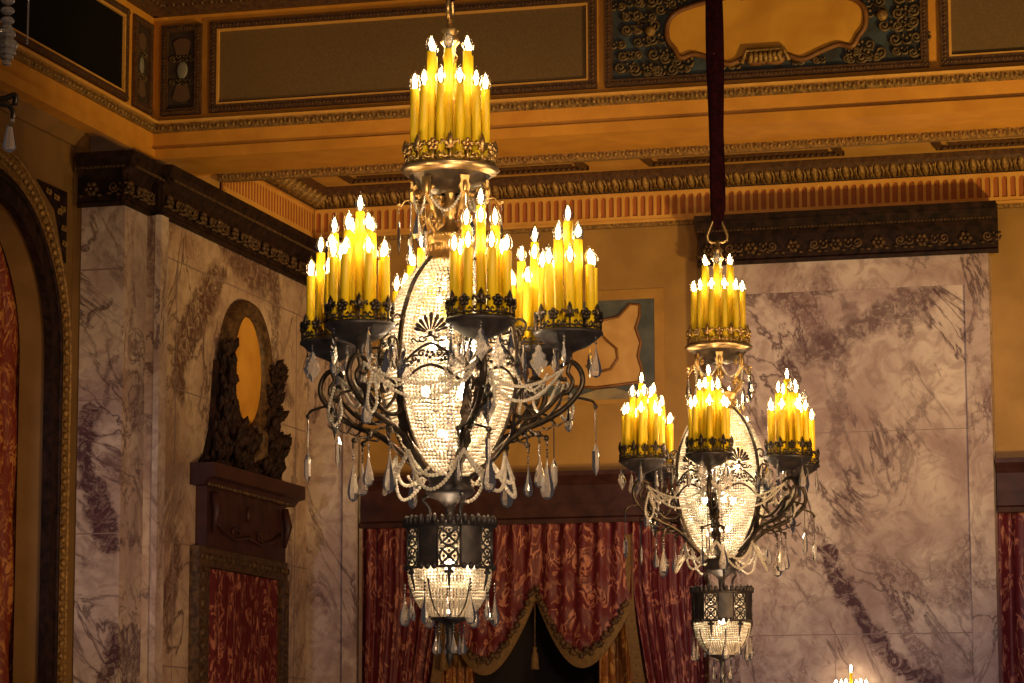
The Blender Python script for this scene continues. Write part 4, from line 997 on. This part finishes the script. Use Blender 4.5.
ch = make_chandelier('large nearer chandelier with yellow candles and beaded egg body, left of the other')
ch.location = (-3.382, 11.383, 5.747); ch.rotation_euler = (0, 0, rad(16.6)); ch['group'] = 'crystal chandeliers'
def copy_tree(o, parent=None):
    c = o.copy(); C.objects.link(c); c.parent = parent
    for x_ in list(o.children): copy_tree(x_, c)
    return c
ch2 = copy_tree(ch)
for o_ in ch2.children:
    if o_.name.startswith('hanging_ring'): o_.rotation_euler = (0, 0, rad(21))
    elif o_.name.startswith('candle.') or o_.name == 'candle':
        if o_.location.z > .6: o_.location = Matrix.Rotation(rad(21), 3, 'Z') @ o_.location
ch2['label'] = 'farther chandelier hanging from a long dark velvet sleeve before the marble wall'
ch2.location = (-3.446, 17.138, 5.824); ch2.rotation_euler = (0, 0, rad(11.4-21))

# edge of a third chandelier at the top left
nc = thing('chandelier', 'crystal drops and bead tassel of a near chandelier at the top left edge', 'chandelier', (-4.06, 8.06, 5.9))
nc['group'] = 'crystal chandeliers'
def NP(px, py, d=0): return Vector((.276+(px-10)*.0029, .04+(px-10)*.0008+d, .004-(py-131)*.0031))
mb = MB()
for i, (y, rr) in enumerate([(-6, 8), (4, 8), (14, 8), (21, 6.5), (27, 10), (34, 9), (38, 13), (45, 10.5), (50, 8), (56, 5.5)]):
    mb.ball(NP(5, y), rr*.0030*.9, 10, 6, (1, 1, .62), False)
mb.build('bead_tassel', M['crystal'], nc)
mb = MB()
for i in range(22): mb.ball(NP(26-.1*i*.3, -20+2.7*i), .0042*.9, 6, 4)
mb.build('bead_chain', M['crystal'], nc)
mb = MB(); facet(mb, [(.001, .045), (.010, .035), (.022, -.022), (.018, -.034), (.003, -.043)], 8, .7, NP(10, 131).z)
mb.v = [(a+NP(10, 131).x, b+NP(10, 131).y, c) for a, b, c in mb.v]; mb.ball(NP(12, 113), .009, 8, 5); mb.build('prism_drop', M['crystal'], nc)
mb = MB(); mb.tube(smooth_path([NP(-60, 110), NP(-25, 100), NP(-4, 96), NP(8, 98), NP(13, 106), NP(12, 112)], 4), [.016]*6+[.012]*6+[.008]*9, 8)
mb.tube(smooth_path([NP(-30, 88), NP(0, 92), NP(14, 88), NP(14, 98)], 4), .009, 6)
mb.build('arm', M['bronze'], nc)
mb = MB(); mb.lathe([(.001, .02), (.11, .02), (.125, .03), (.11, .0), (.02, -.03), (.001, -.03)], 20, NP(-45, 82)); mb.build('candle_tray', M['iron'], nc)

# wall sconce on the marble at the bottom
scn = thing('wall_sconce', 'small lit candle sconce on the marble wall at the bottom right', 'sconce', (-4.025, 25.55, 4.55))
def small_candle(x, y, z, h):
    k = round(h+10, 4)
    if k not in CM: m2 = MB(); m2.lathe([(.0005, h), (.013, h), (.013, 0), (.0005, 0)], 10); CM[k] = m2.mesh('candle', M['sleeve'])
    c = obj('candle', CM[k], scn, (x, y, z)); b_ = obj('bulb', BULB, c, (0, 0, h)); b_.scale = (1.15, 1.15, 1.2)
small_candle(0, 0, .16, .175)
for a in range(6): small_candle(.13*math.cos(a*PI/3+.3), .10*math.sin(a*PI/3+.3), .06, .15)
mb = MB(); mb.lathe([(.001, .16), (.03, .16), (.02, .13), (.012, .1), (.02, .02), (.05, -.03), (.02, -.1), (.001, -.12)], 14)
for a in range(6):
    an = a*PI/3+.3; mb.tube(smooth_path([Vector((.02*math.cos(an), .02*math.sin(an), .0)), Vector((.08*math.cos(an), .06*math.sin(an), -.03)), Vector((.13*math.cos(an), .10*math.sin(an), .06))], 4), .007, 6)
    mb.lathe([(.001, .06), (.024, .065), (.015, .05), (.001, .045)], 10, (.13*math.cos(an), .10*math.sin(an), 0))
mb.tube([(0, 0, -.05), (0, .12, -.06), (0, .235, -.02)], .014, 8); mb.lathe([(.001, -.1), (.001, .1)], 4)
mb.build('bracket', M['gold'], scn)
